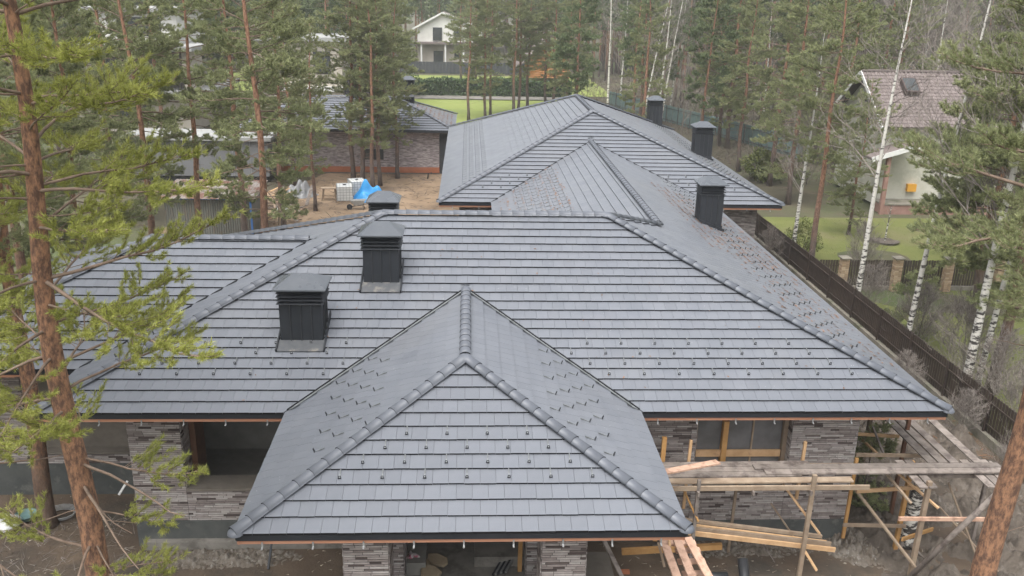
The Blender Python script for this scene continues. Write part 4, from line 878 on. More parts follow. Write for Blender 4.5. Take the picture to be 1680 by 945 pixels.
# ================================================================== LEFT AND FAR BUILDINGS
gb = empty('panel_shed', (-19, 63.5, 0), 'long light grey panel shed with pale flat roof behind the pines', 'shed')
MB().box(-24, -14.2, 63.2, 66.5, .45, 3.0).build('wall', 'grey_panel', gb); MB().box(-24.3, -13.9, 62.9, 66.8, 3.01, 3.25).build('roof', 'pale_roof', gb); MB().box(-23.8, -14.4, 63.5, 66.2, -.1, .445).build('footing', 'black_plastic', gb)  # black footing box stands in for the shade under the raised shed
for k in range(1, 8): MB().box(-24 + k * 1.22 - .015, -24 + k * 1.22 + .015, 63.17, 63.198, .47, 2.98).build('panel_joint', 'galvanised', gb)
cs = empty('corrugated_shed', (-14.4, 49.5, 0), 'small corrugated sheet shed with rusty roof and blue corner post', 'shed')
for k in range(9):
    x = -16.8 + k * .52; m_ = MB(); pts = []
    for j in range(9): pts += [(x + j * .065, 48.6 + (.02 if j % 2 else -.02), 0), (x + j * .065, 48.6 + (.02 if j % 2 else -.02), 2.15)]
    m_.poly(pts, [(2 * j, 2 * j + 2, 2 * j + 3, 2 * j + 1) for j in range(8)]); m_.build('sheet', 'corrugated', cs)
MB().box(-16.8, -12.1, 48.66, 51.3, 0, 2.1).build('core', 'corrugated', cs)
for k in range(5):
    x = -17.1 + k * 1.06; m_ = MB(); pts = []
    for j in range(13): pts += [(x + j * .09, 48.3, 2.2 + (.015 if j % 2 else -.015) + .01 * (k % 2)), (x + j * .09, 51.9, 2.55 + (.015 if j % 2 else -.015) + .01 * (k % 2))]
    m_.poly(pts, [(2 * j, 2 * j + 2, 2 * j + 3, 2 * j + 1) for j in range(12)]); m_.build('roof_sheet', 'rusty_sheet', cs)
MB().box(-12.12, -12.02, 48.5, 48.6, 0, 2.2).build('corner_post', 'blue_paint', cs); MB().box(-16.8, -12.12, 48.52, 48.58, 2.1, 2.17).build('top_rail', 'blue_paint', cs)
# modern house with balcony, far left
mh = empty('modern_house', (-31, 88, 0), 'modern pale house with flat roofs and wood-lined balcony behind the pines', 'house')
MB().box(-38, -26.2, 86, 98, 0, 3.6).build('lower_wall', 'beige_wall', mh); MB().box(-38.6, -24.6, 84.6, 98.5, 3.61, 3.95).build('balcony_slab', 'pale_roof', mh)
MB().box(-30.4, -30.1, 85, 90, 3.96, 7.6).build('side_wall', 'beige_wall', mh); MB().box(-26.4, -26.0, 85, 90, 3.96, 7.6).build('side_wall', 'beige_wall', mh); MB().box(-30.1, -26.4, 88, 88.3, 3.96, 7.6).build('balcony_wall', 'screed', mh)
MB().box(-38, -30.41, 86, 97, 3.96, 7.6).build('upper_wall', 'beige_wall', mh); MB().box(-38.6, -25.2, 84.2, 98, 7.61, 8.05).build('roof', 'pale_roof', mh); MB().box(-36, -27.5, 88, 97, 8.06, 10.9).build('top_wall', 'white_wall', mh); MB().box(-36.6, -26.9, 87.2, 97.6, 10.91, 11.25).build('top_roof', 'pale_roof', mh)
for k in range(14): MB().box(-30.2 + k * .3, -30.16 + k * .3, 84.7, 84.74, 3.96, 4.95).build('baluster', 'dark_metal', mh)
for (a, b, z0, z1) in ((-35, -32, 4.6, 6.9), (-33, -29, 8.7, 10.4), (-34, -30, .8, 2.8)):
    w_ = MB().box(a, b, 85.9 if z1 < 8 else 87.9, 86.05 if z1 < 8 else 88.05, z0, z1).build('window', 'dark_metal', mh); MB().box(a + .1, b - .1, 85.86 if z1 < 8 else 87.86, 85.89 if z1 < 8 else 87.89, z0 + .1, z1 - .1).build('pane', 'glass', w_)
# beige house behind the garage
bh = empty('beige_house', (-14, 96, 0), 'tall beige house with dark window rising behind the garage roof', 'house')
MB().box(-22, -13.0, 94, 103, 0, 8.2).build('wall', 'beige_wall', bh); MB().box(-22.6, -12.4, 93.4, 103.6, 8.21, 8.6).build('roof', 'pale_roof', bh); MB().box(-12.99, -10.4, 95, 101, 0, 4.6).build('annex', 'dark_fence', bh)
for a in (-19.5, -15.9): w_ = MB().box(a, a + 1.7, 93.9, 94.05, 5.0, 7.2).build('window', 'dark_metal', bh); MB().box(a + .1, a + 1.6, 93.86, 93.89, 5.1, 7.1).build('pane', 'glass', w_)
MB().box(-22.01, -12.99, 93.7, 93.99, 3.2, 3.7).build('band', 'white_trim', bh)
# white house far away
wh = empty('white_house', (-5, 163, 0), 'far white gabled house with dark windows above the hedge', 'house')
wx0, wx1, wy = -9.0, 2.4, 162
MB().box(wx0, wx1, wy, wy + 10, 0, 4.4).build('lower_wall', 'beige_wall', wh); MB().box(wx0 - .6, wx1 + .6, wy - 1.6, wy + 10.4, 4.41, 4.75).build('porch_roof', 'brown_tile', wh)
m_ = MB(); m_.poly([(wx0, wy + .2, 4.76), (wx1, wy + .2, 4.76), (wx1, wy + .2, 7.4), (-4.6, wy + .2, 9.6), (-8.2, wy + .2, 7.6), (wx0, wy + .2, 7.0), (wx0, wy + 9, 4.76), (wx1, wy + 9, 4.76), (wx1, wy + 9, 7.4), (wx0, wy + 9, 7.0)], [(0, 1, 2, 3, 4, 5), (1, 7, 8, 2), (7, 6, 9, 8), (6, 0, 5, 9)]); m_.build('upper_wall', 'white_wall', wh)
m_ = MB(); m_.poly([(-4.6, wy - .4, 9.75), (wx0 - .9, wy - .4, 6.9), (wx0 - .9, wy + 9.6, 6.9), (-4.6, wy + 9.6, 9.75), (wx1 + .5, wy - .4, 7.2), (wx1 + .5, wy + 9.6, 7.2)], [(0, 1, 2, 3), (0, 3, 5, 4)]); wr = m_.build('roof', 'brown_tile', wh); MB().bar((-4.6, wy - .42, 9.7), (wx0 - .9, wy - .42, 6.85), .08, .3).build('verge', 'white_trim', wr); MB().bar((-4.6, wy - .42, 9.7), (wx1 + .5, wy - .42, 7.15), .08, .3).build('verge', 'white_trim', wr)
for (a, b, z0, z1) in ((-6.3, -4.7, 5.0, 7.2), (-2.6, -1.4, 5.7, 7.2), (-6.2, -4.5, .8, 3.2), (-2.5, -1.2, 2.0, 3.4)):
    w_ = MB().box(a, b, wy - .1, wy + .1, z0, z1).build('window', 'dark_metal', wh); MB().box(a + .12, b - .12, wy - .13, wy - .11, z0 + .12, z1 - .12).build('pane', 'glass', w_)
for x in (-8.4, -4.2, -1.0): MB().box(x, x + .25, wy - 1.4, wy - 1.15, 0, 4.4).build('porch_post', 'white_trim', wh)
MB().box(wx0 - 2, wx1 + 1, wy - 1.8, wy - 1.65, 0, 1.0).build('terrace_wall', 'grey_panel', wh)
# orange log cabin
lc = empty('log_cabin', (11.5, 137, 0), 'orange log cabin with wide brown pitched roof among far trunks', 'cabin')
MB().box(8.8, 15.0, 135, 142, 1.2, 4.0).build('wall', 'log_orange', lc)
for k in range(9): MB().tube([(8.7, 134.97, 1.3 + k * .3), (15.1, 134.97, 1.3 + k * .3)], .14, 6).build('log', 'log_orange', lc)
m_ = MB(); m_.poly([(8.8, 135, 4.01), (15, 135, 4.01), (11.9, 135, 6.6)], [(0, 1, 2)]); m_.build('gable', 'log_orange', lc)
m_ = MB(); m_.poly([(11.9, 133.6, 7.0), (7.0, 133.6, 2.7), (7.0, 143, 2.7), (11.9, 143, 7.0), (16.2, 133.6, 3.2), (16.2, 143, 3.2)], [(0, 1, 2, 3), (0, 3, 5, 4)]); o = m_.build('roof', 'brown_tile', lc); o.modifiers.new('s', 'SOLIDIFY').thickness = .18
for x in (9.0, 11.0, 13.0, 14.8): MB().box(x - .1, x + .1, 134.6, 134.8, 0, 1.3).build('stilt', 'wood_brown', lc)
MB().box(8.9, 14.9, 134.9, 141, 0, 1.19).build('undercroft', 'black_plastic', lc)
run_fence('dark_board_fence', 'dark slate board fence below the far white house', (12, 153), (-14, 153), .1, 2.0, .55, 'dark_fence', posts=3, post_m='dark_fence')
run_fence('low_yard_fence', 'low dark fence at the near edge of the far lawn', (9, 73.6), (-1.0, 73.6), .1, 1.35, .16, 'dark_fence', posts=2.5, post_m='dark_fence')
def leafbox(name, x0, x1, y0, y1, z0, z1, n, s, m, seed):
    r = np.random.RandomState(seed); P = np.stack([r.uniform(x0, x1, n), r.uniform(y0, y1, n), r.uniform(z0, z1, n)], 1)
    P += wave_noise(P[:, :1] * 1, P[:, 2:3], seed, [(1.5, .5), (4, .3)], .25)
    D = r.normal(size=(n, 3)); D /= np.linalg.norm(D, axis=1)[:, None]; E = np.cross(D, r.normal(size=(n, 3))); E /= np.linalg.norm(E, axis=1)[:, None]
    L = s * r.uniform(.6, 1.3, (n, 1)); V = np.stack([P - E * L * .4, P + E * L * .4, P + D * L], 1).reshape(-1, 3)
    return np_mesh(name, V, np.arange(n * 3).reshape(-1, 3), [m])
hd = empty('hedge', (2, 120, 0), 'clipped dark green hedge along the far end of the bright lawn', 'hedge')
link('foliage', leafbox('foliage', -7.5, 14, 119.3, 121, .1, 2.3, 14000, .3, 'hedge_leaf', 1), hd); MB().box(-7.3, 13.8, 119.7, 120.6, 0, 2.0).build('inner_growth', 'hedge_leaf', hd)
def bush(x, y, r_, h, label, m='hedge_leaf', n=2600, s=.22, seed=1):
    b = empty('shrub', (x, y, 0), label, 'shrub'); r = np.random.RandomState(seed)
    D = r.normal(size=(n, 3)); D /= np.linalg.norm(D, axis=1)[:, None]; q = r.uniform(.55, 1, (n, 1)) * (1 + .18 * np.sin(D[:, :1] * 5 + D[:, 2:] * 4 + seed))
    P = D * q * np.array([r_, r_, h / 2]) + np.array([x, y, h / 2]); P[:, 2] = np.abs(P[:, 2])
    A = D + r.normal(size=(n, 3)) * .7; A /= np.linalg.norm(A, axis=1)[:, None]; E = np.cross(A, r.normal(size=(n, 3))); E /= np.linalg.norm(E, axis=1)[:, None]
    V = np.stack([P - E * s * .3, P + E * s * .3, P + A * s], 1).reshape(-1, 3); link('foliage', np_mesh('foliage', V, np.arange(n * 3).reshape(-1, 3), [m]), b)
    m_ = MB()
    for k in range(9):
        a = r.rand() * 6.28; m_.tube([(x, y, 0), (x + .4 * r_ * math.cos(a), y + .4 * r_ * math.sin(a), h * .45), (x + .75 * r_ * math.cos(a), y + .75 * r_ * math.sin(a), h * .75)], [.03, .02, .008], 4)
    m_.build('stem', 'twig', b)
bush(-8.6, 117.5, 2.2, 3.6, 'rounded dark shrub at the left end of the hedge', seed=2)
bush(7.3, 128, 1.6, 2.4, 'bright green round shrub beyond the hedge near the cabin', 'bush_leaf', seed=3)
bush(17.9, 44.6, .9, 2.2, 'yellow-green shrub just over the brown fence on the lawn', 'bush_leaf', 2600, .10, seed=4)
bush(22.5, 66, 1.5, 2.4, 'yellowish shrub near the orange pine beyond the fence', 'bush_leaf', seed=5)

# ================================================================== TREES
def unit(v): return v / (np.linalg.norm(v, axis=-1, keepdims=True) + 1e-9)
def needles_mesh(P, A, n, ln, wd, spread, r, m, back=.9):
    """needle tufts: n thin needles round each shoot at P pointing along A"""
    k = len(P); P = np.repeat(P, n, 0); A = np.repeat(A, n, 0)
    S = unit(r.normal(size=(k * n, 3))); S = unit(S - A * (S * A).sum(1, keepdims=True))
    th = r.uniform(spread * .45, spread, (k * n, 1)); D = unit(A * np.cos(th) + S * np.sin(th) + np.array([0, 0, .12]))
    L = ln * r.uniform(.65, 1.2, (k * n, 1)); B = P - A * (r.uniform(0, 1, (k * n, 1)) * ln * back)
    E = unit(np.cross(D, r.normal(size=(k * n, 3)))) * wd / 2
    V = np.stack([B - E, B + E, B + D * L], 1).reshape(-1, 3)
    return V
def gen_pine(seed, H, cb, Lmax, r0, detail, m_needle, m_bark, profile=None, whorl=.5, nb=(3, 5), low_dead=6, bend=.25, z_cut=None, gap=.0, droop=0.0, den=1.0, lcap=None):
    r = np.random.RandomState(seed); rnd = random.Random(seed)
    # trunk
    ph = r.rand(4) * 6.28
    def tr(z): return np.array([bend * math.sin(z * .23 + ph[0]) * z / H + .06 * math.sin(z * .9 + ph[1]), bend * math.sin(z * .19 + ph[2]) * z / H + .06 * math.sin(z * .8 + ph[3]), z])
    mt = MB(); nz = 26 if detail == 2 else (14 if detail == 1 else 9); zs = np.linspace(-.25, H, nz)
    mt.tube([tr(z) if z > 0 else tr(0) + np.array([0, 0, z]) for z in zs], [max(.015, r0 * (1 - .93 * (max(z, 0) / H) ** 1.15) * (1.28 if z < .1 else 1)) for z in zs], (14, 10, 7)[2 - detail])
    TP = []; TA = []
    nlen, nwid, nn, spc, spread = {2: (.095, .0090, 36, .075, 1.05), 1: (.140, .025, 28, .115, 1.15), 0: (.27, .060, 18, .20, 1.25)}[detail]
    z = cb
    while z < H - .3:
        f = (z - cb) / (H - cb); base = profile(f) if profile else (min(1, .55 + 1.9 * f) if f < .25 else 1 - .82 * ((f - .25) / .75) ** 1.4)
        for b in range(rnd.randint(*nb)):
            if rnd.random() < gap: continue
            L = Lmax * base * rnd.choice((.45, .75, .95, 1.1, 1.25)) * rnd.uniform(.85, 1.1); L = min(L, lcap) if lcap and z < 9.2 else L; az = rnd.uniform(0, 6.283); el = R(-6 + 48 * f ** 1.3 + rnd.uniform(-17, 17)) - droop * (1 - f)
            p = tr(z + rnd.uniform(-.15, .15)); pts = [p]; dirs = []; k = 7; cur = rnd.uniform(-.18, .18)
            for i in range(k):
                s = i / k; e = el - .25 * math.sin(s * 2.2) + .55 * s * s + rnd.uniform(-.10, .10); az += cur * .35 + rnd.uniform(-.12, .12)
                d = np.array([math.cos(az) * math.cos(e), math.sin(az) * math.cos(e), math.sin(e)]); dirs.append(d); pts.append(pts[-1] + d * L / k)
            rb = max(.010, .0125 * L * (1 - .5 * f)); mt.tube(pts, [rb * (1 - .85 * i / k) + .003 for i in range(k + 1)], 5 if detail == 2 else 3, False, 1)
            if z_cut and p[2] < z_cut and rnd.random() < .55: continue
            nt = max(3, int(L / (.095 if detail == 2 else .135 if detail == 1 else .22) * den))
            for j in range(nt):
                s = .36 + .64 * (j + rnd.random()) / nt; s = min(s, .999); i = int(s * k); q = pts[i] + (pts[i + 1] - pts[i]) * (s * k - i); d = dirs[i]
                side = unit(np.cross(d, np.array([0, 0, 1]))) * rnd.choice((-1, 1)); a = rnd.uniform(.55, 1.15)
                td = unit(d * math.cos(a) + side * math.sin(a) + np.array([0, 0, rnd.uniform(-.35, .75)]))
                tl = (.18 + .42 * L * (1.05 - s) * rnd.uniform(.4, 1.2)) * (1 if detail else 1.15); tl = min(tl, .95)
                up = np.array([0, 0, .35]); q1 = q + td * tl * .6; td2 = unit(td + up); q2 = q1 + td2 * tl * .4
                if detail == 2: mt.tube([q, q1, q2], [.007, .0045, .003], 3, False, 1)
                elif detail == 1 and rnd.random() < .35: mt.tube([q, q2], [.010, .006], 3, False, 1)
                m = max(1, int(tl * .8 / spc + .5))
                for c in range(m):
                    w = 1 - c / m * .8; pp = q + td * tl * .6 * min(1, w / .6) if w < .6 else q1 + td2 * tl * .4 * (w - .6) / .4
                    TP.append(pp + r.normal(size=3) * .02); TA.append(unit(td2 + r.normal(size=3) * .25))
            TP.append(pts[-1]); TA.append(dirs[-1])
        z += whorl * rnd.uniform(.7, 1.3)
    for c in range(6): TP.append(tr(H - .1 * c)); TA.append(unit(np.array([rnd.uniform(-.4, .4), rnd.uniform(-.4, .4), 1.0])))
    for b in range(low_dead):
        z = rnd.uniform(min(1.6, cb * .4), cb); az = rnd.uniform(0, 6.28); L = rnd.uniform(.3, 1.3); p = tr(z); pts = [p]
        for i in range(4):
            az += rnd.uniform(-.3, .3); pts.append(pts[-1] + np.array([math.cos(az), math.sin(az), rnd.uniform(-.3, .25)]) * L / 4)
        mt.tube(pts, [.016, .012, .009, .006, .003], 4, False, 1)
    TP = np.array(TP); TA = unit(np.array(TA))
    V = needles_mesh(TP, TA, nn, nlen, nwid, spread, r, m_needle)
    crown = np_mesh('crown', V, np.arange(len(V)).reshape(-1, 3), [m_needle])
    return mt.mesh('trunk', [m_bark, 'limb'], smooth=True), crown
def gen_bare(seed, H, r0, m_bark, m_twig, lean=(0, 0), cb=.35, levels=2, nbr=40, Lmax=2.4, fine=True, twr=.006):
    """leafless tree: pale trunk, fine rising twigs"""
    rnd = random.Random(seed); mt = MB(); mc = MB(); ph = [rnd.random() * 6.28 for _ in range(4)]
    def tr(z): s = z / H; return Vector((lean[0] * s ** 1.2 + .12 * math.sin(z * .35 + ph[0]) * s, lean[1] * s ** 1.2 + .12 * math.sin(z * .3 + ph[1]) * s, z))
    zs = [-.25] + [H * k / 18 for k in range(19)]
    mt.tube([tr(max(z, 0)) + Vector((0, 0, min(z, 0))) for z in zs], [max(.01, r0 * (1 - .95 * (max(z, 0) / H)) * (1.25 if z < .2 else 1)) for z in zs], 10)
    def grow(p, d, L, rad, lev):
        pts = [p]; k = 5
        for i in range(k):
            d = (d + Vector((rnd.uniform(-.22, .22), rnd.uniform(-.22, .22), rnd.uniform(-.10, .20)))).normalized(); pts.append(pts[-1] + d * L / k)
            if lev > 0 and i >= 1:
                for q in range(2 if lev > 1 else 1):
                    s = Vector((rnd.uniform(-1, 1), rnd.uniform(-1, 1), rnd.uniform(-.3, .8))).normalized(); grow(pts[-1], (d + s * .85).normalized(), L * rnd.uniform(.35, .6), max(rad * .5, twr), lev - 1)
        mc.tube(pts, [max(twr * .6, rad * (1 - .8 * i / k)) for i in range(k + 1)], 3, False)
    for b in range(nbr):
        f = cb + (1 - cb) * (b + rnd.random()) / nbr; z = H * min(f, .98); az = rnd.uniform(0, 6.28); el = rnd.uniform(.35, 1.0)
        d = Vector((math.cos(az) * math.cos(el), math.sin(az) * math.cos(el), math.sin(el))); grow(tr(z), d, Lmax * (1.1 - .75 * (f - cb) / (1 - cb)) * rnd.uniform(.6, 1.1), r0 * .26 * (1.15 - f), levels)
    return mt.mesh('trunk', m_bark, smooth=True), mc.mesh('crown', m_twig)
def place(name, label, cat, meshes, x, y, s=1.0, rz=0.0, group=None, z=0.0, sz=None, tilt=(0, 0)):
    t = empty(name, (x, y, z), label, cat, group, rz); t.scale = (s, s, sz or s); t.rotation_euler = (tilt[0], tilt[1], rz)
    for n, me in zip(('trunk', 'crown'), meshes):
        o = bpy.data.objects.new(n, me); COL.objects.link(o); o.parent = t
    return t
PINE = 'pine tree'
rn = random.Random(21)
# ---- near pines (left edge, right edge)
T1 = gen_pine(101, 18.5, 3.4, 2.9, .225, 2, 'needles_near', 'pine_bark_near', profile=lambda f: (.62 + .5 * f) if f < .28 else (1.05 + .28 * math.sin(f * 9)) if f < .75 else 1.0 * (1 - f) / .25 * .75 + .12, whorl=.50, nb=(3, 5), low_dead=10, bend=.10, gap=.08, den=1.0, z_cut=6.2, lcap=2.3)
place('pine_tree', 'tall orange-barked pine closest on the left, its boughs over the roof', PINE, T1, at_y(112, 650, 12.6).x, 12.6, 1.0, R(40))
T3 = gen_pine(103, 18.0, 8.8, 2.4, .24, 2, 'needles', 'pine_bark_near', whorl=.6, nb=(3, 5), low_dead=5, bend=.10)
place('pine_tree', 'slimmer pine trunk at far left standing before the brick wing', PINE, T3, -10.75, 20.2, .9, R(200))
place('pine_tree', 'dense bright green pine filling the upper left corner', PINE, T1, -9.5, 14.6, 1.03, R(160))
place('pine_tree', 'bright pine crown at the left edge above the left wing', PINE, T1, -12.6, 18.6, 1.0, R(290))
place('pine_tree', 'orange flaking pine trunk in the lower right corner before the scaffold', PINE, T3, at_y(1645, 850, 12.5).x, 12.5, 1.0, R(10))
# ---- mid-distance variants
PM = [gen_pine(200 + k, 17.5 + k * .4, cb, Lm, .19, 1, 'needles', 'pine_bark', whorl=.50, nb=(4, 6), low_dead=12, bend=.35, gap=.12) for k, (cb, Lm) in enumerate(((3.2, 2.7), (5.0, 2.6), (2.2, 3.0), (7.0, 2.8), (4.0, 2.4)))]
PF = [gen_pine(300 + k, 19 + k * .5, cb, Lm, .17, 0, 'needles_far', 'pine_bark', whorl=.58, nb=(4, 6), low_dead=5, bend=.35) for k, (cb, Lm) in enumerate(((8.2, 2.5), (9.4, 2.2), (6.0, 2.8), (7.2, 2.4)))]
BI = [gen_bare(400, 16, .13, 'birch_bark', 'twig_grey', (.7, .3), .38), gen_bare(401, 17, .12, 'birch_bark', 'twig_grey', (1.1, -.2), .45), gen_bare(402, 15, .15, 'birch_bark', 'twig_grey', (.2, .4), .3)]
BA = [gen_bare(420, 15, .12, 'grey_bark', 'twig', (.4, .2),   .3, 2, 44, 3.0, twr=.012), gen_bare(421, 13, .10, 'grey_bark', 'twig_grey', (-.3, .3), .25, 2, 40, 2.7, twr=.012)]
def pine_px(u, v, Y, var, s, label, rz=None, group=None, arr=PM):
    p = at_y(u, v, Y); place('pine_tree', label, PINE, arr[var], p.x, Y, s, rn.uniform(0, 6.28) if rz is None else rz, group)
# left middle
pine_px(425, 300, 34.5, 1, .98, 'orange pine with straight bare trunk just behind the left wing roof', R(80))
pine_px(322, 300, 41, 3, .86, 'thin dark pine trunk leaning over the panel shed', R(10))
pine_px(240, 330, 38, 1, .92, 'bushy grey-green pine left of the corrugated shed')
pine_px(120, 330, 33, 2, .86, 'full pine behind the left wing, partly hidden by the nearest pine')
pine_px(20, 300, 30, 1, 1.0, 'pine at the left edge behind the left wing roof')
pine_px(395, 300, 45, 3, .92, 'pine with grey boughs between the sheds and the yard')
pine_px(462, 340, 50, 3, .80, 'small pine beside the stacked timber in the yard')
pine_px(517, 335, 54.8, 4, .62, 'young slender pine standing alone in the sandy yard')
pine_px(180, 250, 52, 2, 1.0, 'broad pine before the modern pale house')
pine_px(60, 230, 60, 0, 1.05, 'pine deep in the upper left grove', None, 'pines of the left grove')
pine_px(265, 200, 72, 3, 1.0, 'bare-stemmed pine before the modern balcony house')
pine_px(480, 250, 62, 2, .84, 'broad pale pine overlapping the left end of the garage roof')
pine_px(577, 250, 64.2, 3, .92, 'left stem of the pine pair before the garage wall', R(30))
pine_px(593, 250, 62.5, 0, .95, 'right stem of the pine pair before the garage, over the white tanks', R(100))
pine_px(611, 280, 61, 4, .80, 'thin pine stem beside the blue tarpaulin')
pine_px(622, 280, 62.5, 1, .78, 'thinnest pine stem right of the blue tarpaulin')
pine_px(652, 250, 65.3, 0, .80, 'short full pine standing against the garage wall')
# behind the rear block, on and around the far lawn
for (u, v, Y, va, s, lb) in ((768, 180, 97, 3, .84, 'leftmost pine on the far lawn beyond the rear roof'), (796, 180, 98, 0, .86, 'bushy second pine on the far lawn with low bare boughs'), (804, 170, 101, 3, .80, 'thin pine close behind the bushy one on the lawn'),
                             (842, 170, 101, 3, .95, 'left of the two dark straight pines by the flower bed'), (851, 170, 104, 1, .92, 'right of the two dark straight pines by the flower bed'), (865, 160, 106, 3, .98, 'tall pine with forked top near the flower bed'),
                             (895, 160, 110, 0, .95, 'bushy pine at the right end of the lawn hedge'), (908, 160, 104, 1, 1.0, 'orange pine right of the log cabin'), (930, 150, 99, 2, .80, 'low-crowned pine just above the rear roof ridge'), (944, 150, 112, 1, 1.02, 'twisted orange pine above the rear ridge'),
                             (780, 120, 132, 0, 1.0, 'pine between the hedge and the white house'), (756, 110, 143, 1, .95, 'pine before the right half of the dark slate fence'), (640, 130, 112, 3, 1.1, 'tall pine left of the hedge behind the garage'), (630, 150, 92, 2, 1.05, 'dense pine behind the garage roof')):
    pine_px(u, v, Y, va, s, lb)
# right middle
for (u, v, Y, va, s, lb) in ((1213, 250, 69.5, 1, .86, 'orange forked pine beyond the rear block chimneys'), (1180, 230, 82, 2, .95, 'broad blue-green pine right of the middle chimney'), (1335, 400, 42.3, 3, .84, 'leaning orange pine trunk beside the brown fence'),
                             (1268, 250, 64, 0, 1.02, 'tall full pine between the rear block and the cream house'), (1305, 220, 58, 2, .95, 'dense grey-green pine left of the cream house'), (1345, 200, 74, 0, 1.05, 'pine behind the dense pine near the cream house'),
                             (1400, 330, 50, 2, .50, 'small young pine on the neighbour lawn by the cream house'), (1660, 300, 43, 2, .90, 'full pine at the right edge before the cream house'), (1600, 320, 50, 4, .60, 'short pine screening the right end of the cream house')):
    pine_px(u, v, Y, va, s, lb)
PN = gen_pine(104, 16.5, 3.6, 3.0, .19, 1, 'needles', 'pine_bark', whorl=.42, nb=(4, 6), low_dead=4, bend=.2, gap=.05, den=1.2)
place('pine_tree', 'near pine whose boughs hang into the upper right edge', PINE, PN, 18.9, 28.0, 1.05, R(120))
place('pine_tree', 'second near pine over the fence at the right edge', PINE, PN, 22.3, 35.5, 1.0, R(250))
SAP = gen_pine(105, 3.2, .25, 1.15, .04, 1, 'needles', 'pine_bark', whorl=.26, nb=(3, 5), low_dead=0, bend=.1, den=1.6)
p = at_z(1500, 560); place('young_pine', 'bushy young pine growing by the fence under the birches', PINE, SAP, p.x - .3, p.y, 1.0, .4)
place('young_pine', 'pale sapling pine beside the scaffold planks', PINE, SAP, 10.9, 20.6, .8, 1.4)
# birches
def birch_px(u, v, Y, var, s, label, rz, tilt=(0, 0), sz=None):
    p = at_y(u, v, Y); place('birch_tree', label, 'birch tree', BI[var], p.x, Y, s, rz, tilt=tilt, sz=sz)
birch_px(1400, 525, 35.4, 0, 1.0, 'white birch leaning right in front of the first fence pillars', 0, (0, R(-.6)))
birch_px(1480, 595, 30.8, 1, 1.0, 'white birch rising through pine boughs right of the fence pillars', 0, (0, R(-.5)))
birch_px(1578, 660, 27.3, 2, 1.15, 'thick white birch with black scars at the right by the fence', 0, (0, R(1)))
birch_px(1598, 650, 27.9, 0, .95, 'thinner birch stem right behind the thick birch', 0, (0, R(2)))
birch_px(1298, 430, 44.2, 2, .80, 'small twiggy birch beside the far end of the brown fence', .4, (0, R(2)))
birch_px(998, 172, 92, 0, 1.15, 'tall straight white birch above the rear roof ridge', 2.5, (0, R(-1)))
for (u, v, Y, va, s, t, lb) in ((1052, 190, 84, 1, .95, 4, 'slim leaning birch left of the far chimney'), (1078, 175, 86, 2, 1.0, 2, 'white birch directly behind the far chimney'), (1084, 175, 90, 0, 1.0, 5, 'birch leaning right behind the far chimney'), (1100, 165, 100, 1, .9, 0, 'faint far birch right of the far chimney'), (1018, 150, 110, 2, .95, 1, 'faint far birch among brown stems')):
    birch_px(u, v, Y, va, s, lb, rn.uniform(-.4, .4), (0, R(t)))
p = at_z(1528, 905); st = empty('birch_stump', (11.35, 19.0, 0), 'mossy cut birch stump standing under the scaffold planks', 'stump')
m_ = MB(); m_.tube([(11.35, 19.0, -.2), (11.36, 19.0, .3), (11.42, 19.02, 1.2), (11.46, 19.02, 2.3)], [.26, .19, .165, .15], 12); m_.build('trunk', 'birch_bark', st, smooth=True)
m_ = MB()
for k in range(5): a = k * 1.26; m_.tube([(11.35, 19.0, .22), (11.35 + .3 * math.cos(a), 19 + .3 * math.sin(a), .06), (11.35 + .65 * math.cos(a), 19 + .65 * math.sin(a), .02)], [.09, .06, .02], 6)
m_.build('root', 'grey_bark', st, smooth=True)
# bare trees (brown haze of twigs) right and behind
for i, (u, v, Y, va, s) in enumerate(((1400, 150, 78, 0, 1.0), (1450, 140, 82, 1, 1.2), (1500, 130, 84, 0, 1.1), (1560, 130, 80, 1, 1.15), (1620, 140, 76, 0, 1.0), (1120, 190, 80, 1, .7), (1150, 190, 90, 0, .8), (1440, 130, 95, 0, 1.2), (1530, 120, 100, 1, 1.3), (1600, 120, 98, 0, 1.2), (1130, 150, 108, 0, .9), (1060, 150, 116, 1, .9), (1360, 140, 100, 1, 1.2))):
    p = at_y(u, v, Y); place('bare_tree', 'leafless grey-brown tree of the thicket behind the house', 'tree', BA[va], p.x, Y, s, rn.uniform(0, 6.28), 'leafless trees behind the houses')
BS = gen_bare(430, 2.6, .03, 'grey_bark', 'twig_grey', (.1, .1), .05, 2, 60, 1.4, twr=.007)
for i, (x, y, s, lb) in enumerate(((17.9, 26.5, 1.0, 'leafless tangled bush at the foot of the thick birch'), (18.3, 29.0, 1.15, 'leafless bush behind the fence by the thick birch'), (17.6, 24.2, .9, 'leafless bush nearest the camera behind the fence'), (18.0, 32.0, 1.0, 'leafless bush behind the fence between two birches'), (17.9, 36.5, .8, 'leafless bush before the first brick fence pillar'), (15.6, 43.5, .7, 'thin leafless bush between house and fence'), (20.4, 42.5, .9, 'leafless shrub behind the brick fence pillars'), (15.9, 28.5, .5, 'leafless brush on the house side of the fence by the thick birch'), (15.9, 24.8, .6, 'leafless brush before the fence nearest the scaffold'), (16.0, 22.0, .6, 'leafless brush before the fence at the right edge'))):
    place('bare_bush', lb, 'bush', BS, x, y, s, i * 1.3)
